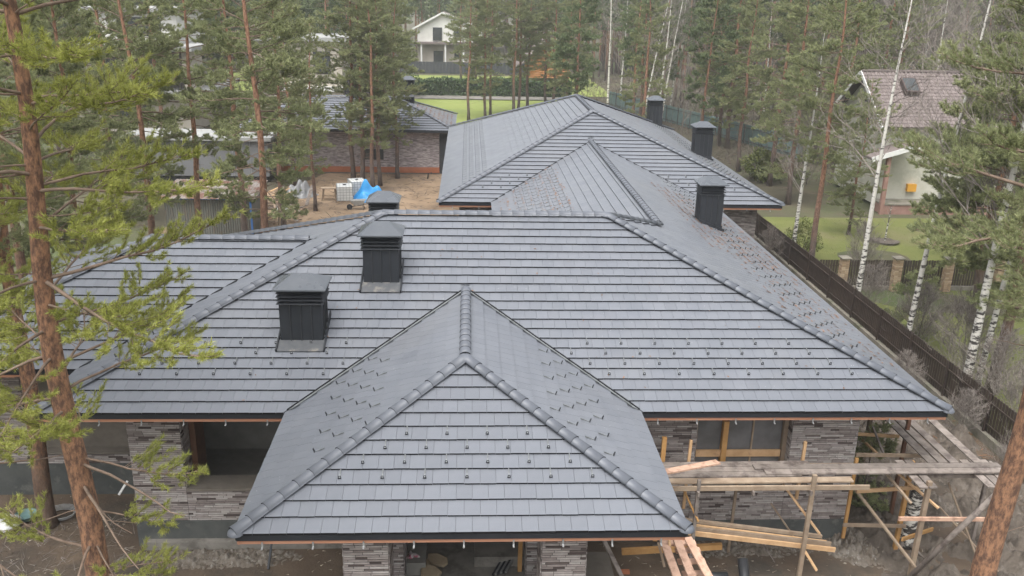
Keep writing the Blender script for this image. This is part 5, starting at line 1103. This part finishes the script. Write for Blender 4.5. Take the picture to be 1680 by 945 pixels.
# ---- forest behind
taken = []
def free(x, y, d):
    for a, b in taken:
        if (a - x) ** 2 + (b - y) ** 2 < d * d: return False
    taken.append((x, y)); return True
def blocked(x, y):
    u, v = to_px((x, y, 0))
    if y < 162 and (650 < u < 772 or 822 < u < 912): return True            # the gaps towards the white house and the cabin
    if 72 < y < 120 and -9 < x < 16: return True                      # the far lawn
    if 118 < y < 166 and -13 < x < 16 and rn.random() < .85: return True   # view to white house and cabin
    if y < 100 and -27 < x < -9: return True
    if 80 < y < 100 and -40 < x < -24: return True
    if y < 70 and x < 46: return True
    return False
k = 0; tries = 0
while k < 330 and tries < 9000:
    tries += 1
    y = 68 + 130 * rn.random() ** 1.1; x = rn.uniform(-.66 * y - 6, .72 * y + 6)
    if blocked(x, y) or not free(x, y, 2.6): continue
    k += 1
    if x > 5 and rn.random() < .16: place('bare_tree', 'leafless grey-brown tree of the thicket behind the house', 'tree', rn.choice(BA), x, y, rn.uniform(.8, 1.25), rn.uniform(0, 6.28), 'leafless trees behind the houses')
    elif x > 5 and rn.random() < .07: place('birch_tree', 'slim far birch with white stem in the misty forest', 'birch tree', rn.choice(BI), x, y, rn.uniform(.85, 1.1), rn.uniform(0, 6.28), 'far birches in the misty forest')
    else:
        zone = ('left grove behind the sheds' if x < -9 else 'belt behind the far lawn' if x < 22 else 'wood right of the rear block') ; deep = 'nearer' if y < 115 else 'deeper'
        place('pine_tree', deep + ' misty pine of the ' + zone, PINE, rn.choice(PM if y < 95 and rn.random() < .5 else PF), x, y, rn.uniform(.82, 1.12), rn.uniform(0, 6.28), deep + ' misty pines of the ' + zone)
# the far wood reads as one mass
def far_wood():
    src = []
    for seed in (501, 502, 503):
        r = np.random.RandomState(seed); n = 520; f = r.rand(n) ** .8; rad = 2.7 * (1 - f) ** .6 * r.rand(n) ** .5 + .2; a = r.rand(n) * 6.28
        P = np.stack([rad * np.cos(a), rad * np.sin(a), 8 + f * 11], 1); D = unit(np.stack([np.cos(a), np.sin(a), r.uniform(-.2, .7, n)], 1)); E = unit(np.cross(D, r.normal(size=(n, 3))))
        L = r.uniform(.5, 1.0, (n, 1)); src.append(np.stack([P - E * L * .32, P + E * L * .32, P + D * L], 1).reshape(-1, 3))
    r = np.random.RandomState(9); VS_ = []; trunks = MB()
    for k in range(720):
        y = r.uniform(150, 320) if k % 3 else r.uniform(150, 200); x = r.uniform(-.72 * y, .78 * y); s = r.uniform(.85, 1.2)
        if y < 176 and -17 < x < 18: y += 60; a = r.rand() * 6.28; c, q = math.cos(a), math.sin(a)
        V = src[k % 3] * s; V = np.stack([V[:, 0] * c - V[:, 1] * q + x, V[:, 0] * q + V[:, 1] * c + y, V[:, 2]], 1); VS_.append(V)
        trunks.tube([(x, y, -.2), (x, y, 17 * s)], [.2 * s, .06], 4, False)
    V = np.concatenate(VS_); root = tag(link('far_wood', np_mesh('far_wood', V, np.arange(len(V)).reshape(-1, 3), ['needles_far'])), 'far misty pine wood closing the view behind everything', 'forest', kind='stuff')
    o = trunks.build('trunk_mass', 'pine_bark', root); o['kind'] = 'stuff'
far_wood()
# undergrowth: brown thicket floor
def scatter_twigs(n, x0, x1, y0, y1, ln, rad, m, name, label, seed, up=.5, cat='undergrowth'):
    r = np.random.RandomState(seed); P = np.stack([r.uniform(x0, x1, n), r.uniform(y0, y1, n), np.zeros(n)], 1)
    D = unit(np.stack([r.normal(size=n), r.normal(size=n), np.abs(r.normal(size=n)) * up + .02], 1)); L = ln * r.uniform(.4, 1.4, (n, 1)); E = unit(np.cross(D, r.normal(size=(n, 3)))) * rad
    V = np.stack([P - E, P + E, P + D * L], 1).reshape(-1, 3); V[:, 2] += .012
    return tag(link(name, np_mesh(name, V, np.arange(n * 3).reshape(-1, 3), [m])), label, cat, kind='stuff')
scatter_twigs(16000, 14, 75, 64, 150, 1.3, .03, 'twig', 'thicket_undergrowth', 'brown leafless undergrowth of the forest floor behind the houses', 1, 1.4)
scatter_twigs(5000, -60, -9, 70, 150, .8, .03, 'hedge_leaf', 'green_undergrowth', 'low green undergrowth of the left grove', 2, 1.2)
scatter_twigs(9000, 16.9, 40, 20, 54, .09, .006, 'bush_leaf', 'lawn_grass', 'rough grass blades of the neighbour lawn', 3, 1.5, 'grass')
scatter_twigs(5200, -16, 17, 13, 32, .10, .016, 'litter_mix', 'yard_litter', 'wood chips, twigs and scraps strewn on the bare soil', 4, .10, 'litter')
scatter_twigs(2600, 14.0, 16.4, 14, 60, .22, .014, 'litter_brown', 'fallen_leaves', 'fallen brown leaves along the foot of the board fence', 5, .15, 'litter')
scatter_twigs(2200, -18, -8.2, 13, 20.5, .38, .008, 'twig_grey', 'fallen_twigs', 'grey fallen twigs on the ground under the left pines', 6, .25, 'litter')
scatter_twigs(1500, -16, -2, 44, 66, .5, .02, 'twig', 'yard_brush', 'bits of brushwood in the sandy back yard', 7, .15, 'litter')

# ================================================================== SCAFFOLD, YARD THINGS
def member(parent, name, a, b, w, h, m, up=(0, 0, 1)): return bevel(MB().bar(a, b, w, h, up).build(name, m, parent), .004)
def PX(u, v, Y): return at_y(u, v, Y)
sc = empty('timber_scaffold', (7.5, 18.0, 0), 'rough timber scaffold with plank deck before the right front window', 'scaffold')
ZP = 2.66
for (x0, x1, y, z, m) in ((4.45, 9.05, 17.76, ZP, 'wood_old'), (4.55, 7.9, 18.02, ZP + .004, 'wood_grey'), (4.45, 8.1, 18.26, ZP, 'wood_grey'), (4.5, 8.3, 18.50, ZP + .006, 'wood_grey')):
    member(sc, 'plank', (x0, y, z), (x1, y + .02, z + .01), .21, .042, m)
for (x0, x1, y, z) in ((7.05, 13.1, 18.06, ZP + .055), (6.85, 12.9, 18.29, ZP + .060)): member(sc, 'plank', (x0, y, z), (x1, y, z + .01), .215, .042, 'wood_grey')
for (x, y, z0, z1, w, m) in ((8.02, 17.58, -.1, 2.92, .10, 'wood_old'), (5.33, 17.60, -.1, 2.80, .08, 'wood_grey'), (6.62, 18.72, -.1, 2.6, .07, 'wood_old'), (8.20, 18.75, 1.55, 3.15, .075, 'wood_fresh'), (5.38, 18.75, 1.3, 3.2, .07, 'wood_fresh'), (4.72, 18.72, .4, 3.3, .11, 'wood_orange'), (9.62, 18.9, .3, 2.6, .08, 'wood_orange'), (4.6, 17.6, 1.0, 2.6, .06, 'wood_brown')):
    member(sc, 'post', (x, y, z0), (x + .03, y, z1), w, w * .8, m, (0, 1, 0))
for (y, z) in ((17.6, ZP - .09), (18.6, ZP - .09)): member(sc, 'bearer', (4.5, y, z), (9.4, y, z), .05, .12, 'wood_old')
for (a, b, w, m) in ((PX(1285, 795, 17.9), PX(1345, 876, 17.52), .07, 'wood_fresh'), (PX(1265, 826, 18.6), PX(1302, 880, 18.5), .06, 'wood_old'), (PX(1120, 800, 17.9), PX(1146, 856, 17.52), .05, 'wood_orange'), (PX(1318, 900, 17.6), PX(1340, 936, 17.4), .07, 'wood_fresh'), (PX(1252, 892, 18.5), PX(1285, 945, 18.2), .03, 'wood_grey')):
    member(sc, 'brace', a, b, w, w * .6, m)
for x in (5.35, 6.64, 8.0): member(sc, 'bracket', (x, 17.5, ZP - .2), (x, 18.8, ZP - .2), .05, .12, 'wood_grey')
bs = empty('beam_stack', (6.8, 18.0, 0), 'long fresh timber beams resting low along the scaffold posts', 'timber')
for (u0, v0, u1, v1, w, h, Y, m) in ((1118, 852, 1348, 880, .07, .09, 18.10, 'wood_old'), (1118, 868, 1362, 895, .05, .20, 17.75, 'wood_old'), (1130, 874, 1370, 902, .05, .12, 17.68, 'wood_fresh'), (1140, 862, 1356, 889, .06, .06, 17.93, 'wood_fresh')):
    member(bs, 'beam', PX(u0, v0, Y), PX(u1, v1, Y), w, h, m)
lp = MB().bar(PX(1082, 776, 17.2), PX(1178, 758, 17.9), .19, .045).build('loose_plank', 'wood_red'); tag(lp, 'pinkish fresh plank lying askew on the scaffold beside the porch eave', 'plank'); bevel(lp, .004)
s2 = empty('side_scaffold', (11.5, 19.0, 0), 'timber scaffold frame running back beside the right corner of the house', 'scaffold')
for (x, dx) in ((11.35, -.55), (11.62, -.55), (11.9, -.5), (12.5, -.35)): member(s2, 'plank', (x, 18.5, ZP + .02), (x + dx * .2, 24.5, ZP + .05), .22, .04, 'wood_grey')
for (x, m) in ((10.62, 'wood_grey'), (10.86, 'wood_grey'), (12.25, 'wood_grey'), (12.48, 'wood_grey'), (12.72, 'wood_grey')): member(s2, 'plank', (x, 17.45, ZP - .03), (x - .02, 18.7, ZP - .02), .2, .04, m)
for (x, y, z1, w, m) in ((10.75, 17.55, 2.75, .105, 'wood_old'), (10.95, 18.75, 2.6, .10, 'wood_orange'), (10.2, 20.4, 3.6, .09, 'wood_old'), (11.15, 21.5, 3.5, .10, 'wood_old'), (12.9, 18.7, 2.6, .08, 'wood_grey'), (11.5, 20.2, 3.2, .09, 'wood_brown')): member(s2, 'post', (x, y, -.1), (x + .04, y, z1), w, w, m, (0, 1, 0))
for (a, b, w, h, m) in ((PX(1405, 806, 18.4), PX(1532, 798, 18.4), .05, .10, 'wood_fresh'), (PX(1407, 712, 20.5), PX(1475, 716, 20.5), .05, .09, 'wood_fresh'), (PX(1404, 746, 19.4), PX(1550, 748, 19.4), .05, .10, 'wood_old'), (PX(1474, 851, 17.4), PX(1626, 852, 17.4), .045, .10, 'wood_red'), (PX(1383, 861, 18.6), PX(1486, 863, 18.6), .05, .09, 'wood_old'), (PX(1500, 780, 18.2), PX(1615, 781, 18.2), .05, .09, 'wood_grey'),
                        (PX(1448, 770, 18.6), PX(1495, 826, 17.6), .06, .05, 'wood_old'), (PX(1464, 768, 18.6), PX(1540, 834, 17.6), .06, .05, 'wood_fresh'), (PX(1401, 800, 18.8), PX(1506, 936, 17.3), .07, .05, 'wood_old'), (PX(1409, 716, 21.0), PX(1440, 745, 19.5), .06, .05, 'wood_fresh'), (PX(1432, 700, 20.6), PX(1450, 745, 19.6), .05, .05, 'wood_grey'), (PX(1556, 792, 18.5), PX(1604, 918, 17.4), .05, .03, 'wood_old'), (PX(1540, 830, 18.4), PX(1640, 940, 17.2), .04, .03, 'wood_old'), (PX(1480, 885, 18.0), PX(1530, 868, 18.9), .05, .10, 'wood_orange')):
    member(s2, 'rail' if abs(a.z - b.z) < .25 else 'brace', a, b, w, h, m)
gp = MB().tube([PX(1490, 950, 17.3), PX(1565, 876, 16.9), PX(1640, 805, 16.4)], [.07, .065, .06], 9).build('grey_pole', 'wood_grey', smooth=True); tag(gp, 'weathered grey pole leaning across the side scaffold', 'pole')
ramp = empty('timber_ramp', (4.6, 15.8, 0), 'fresh sawn planks forming a ramp below the right porch corner', 'timber')
for (u0, v0, u1, v1, Y0_, Y1_, w) in ((1088, 886, 1112, 950, 15.4, 14.4, .17), (1110, 884, 1137, 950, 15.4, 14.4, .17), (1128, 882, 1165, 950, 15.4, 14.4, .17)): member(ramp, 'plank', PX(u0, v0, Y0_), PX(u1, v1, Y1_), w, .045, 'wood_red')
for (u, v, L, Y_) in ((1118, 888, .38, 15.5), (1128, 900, .34, 15.35), (1132, 918, .40, 15.1), (1140, 938, .40, 14.85)): q_ = PX(u, v, Y_) ; member(ramp, 'cross_piece', q_ - Vector((.25, 0, .05)), q_ + Vector((L * .8, .02, -.05)), .15, .05, 'wood_red')
member(ramp, 'post', PX(1098, 886, 15.3), PX(1102, 935, 15.0), .05, .05, 'wood_fresh', (0, 1, 0)); member(ramp, 'post', PX(1080, 890, 15.8), PX(1090, 930, 15.6), .05, .05, 'wood_old', (0, 1, 0))
lb_ = MB().bar(PX(1020, 905, 17.9), PX(1184, 896, 17.9), .10, .14).build('long_board', 'wood_orange'); tag(lb_, 'brown board lying across the soil right of the porch', 'board')
l2 = MB().bar(PX(990, 885, 17.4), PX(1022, 950, 16.6), .10, .04).build('leaning_board', 'wood_grey'); tag(l2, 'grey board leaning beside the right porch pillar', 'board')
pl = MB().box(2.45, 3.5, 16.9, 18.4, .28, .31).build('plywood_sheet', 'screed'); tag(pl, 'flat tan sheet lying beside the right porch pillar', 'sheet')
q_ = at_z(1218, 940, .3); pi = MB().tube([(q_.x - .05, q_.y - .9, .02), (q_.x - .02, q_.y - .3, .25), (q_.x, q_.y + .1, .62)], .125, 14).build('drain_pipe', 'black_plastic', smooth=True); tag(pi, 'black plastic pipe end standing out of the soil right of the ramp', 'pipe')
q_ = at_z(1170, 948, .1); bt = MB().tube([(q_.x - .35, q_.y, .1), (q_.x + .35, q_.y + .02, .1)], .13, 14).build('black_drum', 'black_plastic', smooth=True); tag(bt, 'black drum lying at the bottom edge beside the pipe', 'drum')
q_ = at_z(1000, 925, 0); bk = MB().box(3.75, 3.97, 17.9, 18.0, .01, .09).build('loose_brick', 'rust_plinth'); tag(bk, 'single red brick lying on the soil right of the porch', 'brick')
# porch clutter
q_ = at_z(677, 932, .28)
def blob(name, c, rx, ry, rz, m, seed, n=16, k=9, amp=.18):
    r = random.Random(seed); ph = [r.random() * 6.28 for _ in range(6)]; m_ = MB(); V = []
    for i in range(k + 1):
        t = math.pi * i / k
        for j in range(n):
            a = 6.2832 * j / n; q = 1 + amp * (math.sin(3 * a + ph[0] + 2 * t) + .6 * math.sin(5 * a + ph[1] - 3 * t) + .5 * math.sin(7 * t + ph[2]))
            V.append((c[0] + rx * q * math.sin(t) * math.cos(a), c[1] + ry * q * math.sin(t) * math.sin(a), max(c[2] - rz * .9, c[2] + rz * q * math.cos(t))))
    m_.poly(V, [(i * n + j, i * n + (j + 1) % n, (i + 1) * n + (j + 1) % n, (i + 1) * n + j) for i in range(k) for j in range(n)]); return m_.build(name, m, smooth=True)
b_ = blob('cement_bag', (q_.x, q_.y, .45), .22, .17, .22, 'bag', 1); tag(b_, 'crumpled white plastic bag with pink print on the porch', 'bag')
for i, (u, v, sx, sy, rz, lb) in enumerate(((695, 928, .28, .16, .6, 'long tan stone slab leaning on the porch stone pile'), (718, 922, .30, .18, -.35, 'ochre stone slab at the back of the porch stone pile'), (706, 944, .24, .22, .1, 'rounded tan stone slab at the front of the porch pile'))):
    q_ = at_z(u, v, .32); m_ = MB(); n = 7; r = random.Random(i); pts = [(sx * (1 + r.uniform(-.15, .15)) * math.cos(6.28 * k / n), sy * (1 + r.uniform(-.15, .15)) * math.sin(6.28 * k / n)) for k in range(n)]
    m_.poly([(a, b, 0) for a, b in pts] + [(a, b, .09) for a, b in pts], [tuple(range(n - 1, -1, -1)), tuple(range(n, 2 * n))] + [(k, (k + 1) % n, n + (k + 1) % n, n + k) for k in range(n)])
    o = m_.build('stone_slab', 'stone_tan'); o.location = (q_.x, q_.y, .30 + .03 * i); o.rotation_euler = (.25, .1, rz); tag(o, lb, 'stone'); bevel(o, .015, 2)
ts = empty('tile_bundle', at_z(822, 935, .28), 'bundle of dark corrugated strips dumped on the porch floor', 'tiles')
q_ = at_z(822, 935, .28)
for k in range(6): MB().bar((q_.x - .2 + .06 * k, q_.y - .25, .33 + .015 * k), (q_.x + .05 + .06 * k, q_.y + .3, .40 + .015 * k), .045, .05).build('strip', 'galvanised' if k % 2 else 'dark_metal', ts)
q_ = at_z(853, 945, .28); o = MB().bar((q_.x, q_.y + .2, .28), (q_.x + .01, q_.y + .25, 1.2), .1, .1, (0, 1, 0)).build('porch_prop', 'wood_orange'); tag(o, 'yellow timber prop standing at the right of the porch', 'post')
# bottom left junk
q_ = at_z(43, 843, .2); m_ = MB(); n = 20; V = []
for (r_, z) in ((.22, .0), (.27, .12), (.29, .13), (.25, .11), (.20, .03)):
    V += [(q_.x + r_ * math.cos(6.2832 * k / n), q_.y + r_ * math.sin(6.2832 * k / n), z + .08) for k in range(n)]
m_.poly(V, [(i * n + k, i * n + (k + 1) % n, (i + 1) * n + (k + 1) % n, (i + 1) * n + k) for i in range(4) for k in range(n)] + [tuple(4 * n + k for k in range(n)), tuple(n - 1 - k for k in range(n))])
o = m_.build('mixing_basin', 'teal_plastic', smooth=True); tag(o, 'round teal mixing basin on the ground under the left pines', 'basin')
q_ = at_z(8, 862, .1); o = blob('white_sack', (q_.x, q_.y, .16), .42, .3, .18, 'plastic_white', 4); tag(o, 'white plastic sack at the left edge on the ground', 'sack')
cc = MB(); q_ = at_z(100, 842, .1)
for k in range(5): cc.tube([(q_.x + (.32 + .02 * k) * math.cos(t * .45), q_.y + (.28 + .02 * k) * math.sin(t * .45), .05 + .025 * k) for t in range(15)], .011, 5, False)
o = cc.build('cable_coil', 'steel_grey'); tag(o, 'coil of pale cable on the ground by the left brick wall', 'cable')
for i, (u, v, dx, lb) in enumerate(((195, 812, .5, 'white offcut board leaning by the left brick pier'), (150, 765, .8, 'pale board on the ledge of the left wing'))):
    q_ = at_z(u, v, .3); o = MB().bar(q_, q_ + Vector((dx * .3, .3, .25 - .2 * i)), .07, .02).build('offcut_board', 'white_trim'); tag(o, lb, 'board')
q_ = at_z(440, 935, 0); o = MB().bar(q_ + Vector((0, 0, .02)), q_ + Vector((.02, .5, .5)), .05, .05).build('pipe_stub', 'dark_metal'); tag(o, 'dark metal stub beside the soil left of the porch', 'pipe')
# back yard: tanks, tarpaulin, wheelbarrow, trestle, timber
def tank(u, v, rz, lb):
    q = at_z(u, v, .15); t = empty('water_tank', (q.x, q.y, 0), lb, 'tank', 'white caged tanks in the yard', rz)
    def loc(mb, n, m): o = bpy.data.objects.new(n, mb.mesh(n, m)); COL.objects.link(o); o.parent = t; return o
    bevel(loc(MB().box(-.5, .5, -.58, .58, .18, 1.12), 'tank_body', 'plastic_white'), .06, 3); loc(MB().box(-.52, .52, -.6, .6, .02, .14), 'pallet', 'wood_old'); loc(MB().tube([(0, 0, 1.1), (0, 0, 1.17)], .1, 12), 'lid', 'black_plastic')
    for k in range(6):
        c = MB(); z = .2 + k * .18; c.tube([(-.53, -.61, z), (.53, -.61, z), (.53, .61, z), (-.53, .61, z), (-.53, -.61, z)], .014, 5, False); loc(c, 'cage_bar', 'galvanised')
    for k in range(6):
        x = -.5 + k * .2
        c = MB(); c.tube([(x, -.615, .15), (x, -.615, 1.13), (x, .615, 1.13), (x, .615, .15)], .013, 5, False); loc(c, 'cage_bar', 'galvanised')
    for k in range(5):
        y = -.4 + k * .2; c = MB(); c.tube([(-.535, y, .15), (-.535, y, 1.12), (.535, y, 1.12), (.535, y, .15)], .013, 5, False); loc(c, 'cage_bar', 'galvanised')
tank(566, 327, .15, 'front white plastic tank in a wire cage in the sandy yard'); tank(586, 318, .35, 'rear white plastic tank in a wire cage behind the other')
def cloth(name, cx, cy, rx, ry, h, m, seed, label, cat):
    r = np.random.RandomState(seed); n = 40; g = np.linspace(-1, 1, n); X, Y = np.meshgrid(g, g); rad = np.sqrt(X ** 2 + Y ** 2)
    Z = h * np.clip(1 - rad ** 2.2, 0, 1) * (1 + wave_noise(X, Y, seed, [(3, .3), (7, .3), (15, .22)], 1.15)); Z = np.clip(Z, 0, 9) + .015
    V = np.stack([cx + X.ravel() * rx * (1 + .1 * np.sin(Y.ravel() * 7)), cy + Y.ravel() * ry * (1 + .12 * np.sin(X.ravel() * 6)), Z.ravel() + .02], 1); i = np.arange(n * n).reshape(n, n)
    Q = np.stack([i[:-1, :-1].ravel(), i[:-1, 1:].ravel(), i[1:, 1:].ravel(), i[1:, :-1].ravel()], 1); keep = (rad.ravel()[Q].max(1) < 1.08)
    return tag(link(name, np_mesh(name, V, Q[keep], [m], n=4, smooth=True)), label, cat)
q_ = at_z(610, 322, .3); cloth('blue_tarpaulin', q_.x, q_.y, 1.25, .8, .75, 'blue_tarp', 3, 'crumpled bright blue tarpaulin heaped beside the white tanks', 'tarpaulin')
q_ = at_z(493, 314, .3); cloth('grey_tarpaulin', q_.x, q_.y, 1.1, .9, .7, 'grey_tarp', 5, 'grey tarpaulin draped over a heap by the timber pile', 'tarpaulin')
wbp = at_z(588, 344, 0); wb = empty('wheelbarrow', (wbp.x, wbp.y, 0), 'grey metal wheelbarrow standing behind the roof ridge chimney', 'wheelbarrow')
m_ = MB(); x, y = wbp.x, wbp.y
m_.poly([(x - .45, y - .28, .62), (x + .5, y - .28, .66), (x + .5, y + .28, .66), (x - .45, y + .28, .62), (x - .22, y - .18, .32), (x + .25, y - .18, .32), (x + .25, y + .18, .32), (x - .22, y + .18, .32)], [(4, 5, 6, 7), (0, 1, 5, 4), (1, 2, 6, 5), (2, 3, 7, 6), (3, 0, 4, 7)]); m_.build('tray', 'steel_grey', wb)
for s in (-1, 1):
    MB().tube([(x - .55, y, .18), (x, y + s * .2, .30), (x + .8, y + s * .28, .5)], .017, 6).build('handle', 'dark_metal', wb); MB().tube([(x + .3, y + s * .2, .34), (x + .38, y + s * .22, 0)], .016, 6).build('leg', 'dark_metal', wb)
MB().tube([(x - .55, y - .04, .18), (x - .55, y + .04, .18)], .18, 14).build('wheel', 'black_plastic', wb)
tp = at_z(541, 328, 0); tr_ = empty('wooden_trestle', (tp.x, tp.y, 0), 'small rough wooden trestle left of the white tanks', 'trestle')
for sx in (-.45, .45):
    for sy in (-.3, .3): MB().bar((tp.x + sx, tp.y + sy, 0), (tp.x + sx * .85, tp.y + sy * .6, .78), .07, .07, (0, 1, 0)).build('leg', 'wood_old', tr_)
MB().box(tp.x - .55, tp.x + .55, tp.y - .25, tp.y + .25, .78, .83).build('top', 'wood_old', tr_); MB().box(tp.x - .42, tp.x + .42, tp.y - .3, tp.y - .26, .3, .38).build('stretcher', 'wood_old', tr_)
wp = empty('timber_pile', (-11.3, 54.5, 0), 'jumble of old boards and battens piled at the yard edge', 'timber'); r = random.Random(8)
for k in range(26):
    a = r.uniform(0, 3.14); L = r.uniform(.8, 2.6); cx, cy, z = -11.6 + r.uniform(-1.7, 1.5), 53.5 + r.uniform(-3.2, 4.0), r.uniform(.05, .55)
    d = Vector((math.cos(a), math.sin(a), r.uniform(-.25, .45))) * L / 2; c = Vector((cx, cy, z + abs(d.z))); MB().bar(c - d, c + d, r.uniform(.08, .2), .035).build('board', r.choice(('wood_old', 'wood_grey', 'wood_fresh')), wp)
for k in range(4): MB().bar((-13.2 + k * .7, 50.8, 0), (-13.1 + k * .7, 50.9, 1.5), .09, .09, (0, 1, 0)).build('post', 'wood_old', wp)
q_ = at_z(462, 345, .3); o = blob('white_sack', (q_.x, q_.y, .3), .35, .3, .28, 'plastic_white', 6); tag(o, 'small white sack on the timber pile in the yard', 'sack')
lp_ = empty('board_pile', (-14.9, 36, 0), 'upright boards stacked behind the left wing roof', 'timber')
for k in range(11): MB().bar((-16.9 + k * .42, 35.6, 0), (-16.8 + k * .42 + r.uniform(-.2, .2), 36.0, r.uniform(1.6, 2.8)), .2, .04, (0, 1, 0)).build('board', r.choice(('wood_old', 'wood_grey', 'wood_orange')), lp_)
pg = MB(); pg.tube([(-3.0, 65.2, .02), (-2.95, 65.2, .42), (-2.7, 65.25, .45)], .06, 8).build('standpipe', 'black_plastic'); tag(bpy.data.objects['standpipe'], 'short black standpipe in the sand near the garage corner', 'pipe')
lt = empty('lawn_sapling', (24.2, 48.3, 0), 'thin pale sapling in a round mulch bed on the neighbour lawn', 'sapling')
MB().tube([(24.2, 48.3, 0), (24.22, 48.3, .9), (24.3, 48.35, 2.2)], [.05, .035, .012], 7).build('stem', 'birch_bark', lt); m_ = MB()
for k in range(10): a = k * 2.4; z = .9 + k * .12; m_.tube([(24.22, 48.3, z), (24.22 + .4 * math.cos(a), 48.3 + .4 * math.sin(a), z + .5)], [.012, .004], 4, False)
m_.build('twigs', 'twig_grey', lt); blotch('mulch_bed', 24.2, 48.3, .75, .75, .13, 'clod_soil', 2)

# ================================================================== HAZE: the damp air of the forest

me = bpy.data.meshes.new('haze'); bm = bmesh.new(); bmesh.ops.create_cube(bm, size=1); bm.to_mesh(me); bm.free()
hz = bpy.data.objects.new('haze', me); COL.objects.link(hz); hz.scale = (900, 470, 27.5); hz.location = (0, 185, 12.75); tag(hz, 'pale damp haze hanging in the forest air', 'haze', kind='stuff')
hm = bpy.data.materials.new('haze'); hm.use_nodes = True; t = hm.node_tree; t.nodes.clear(); ou = t.nodes.new('ShaderNodeOutputMaterial'); pv = t.nodes.new('ShaderNodeVolumePrincipled')
pv.inputs['Color'].default_value = (.93, .95, .97, 1); pv.inputs['Density'].default_value = HAZE; pv.inputs['Anisotropy'].default_value = .2
t.links.new(pv.outputs[0], ou.inputs['Volume']); me.materials.append(hm)
SC.cycles.volume_bounces = 1; SC.cycles.max_bounces = 6; SC.cycles.diffuse_bounces = 3; SC.cycles.glossy_bounces = 2; SC.cycles.transmission_bounces = 2; SC.cycles.transparent_max_bounces = 8
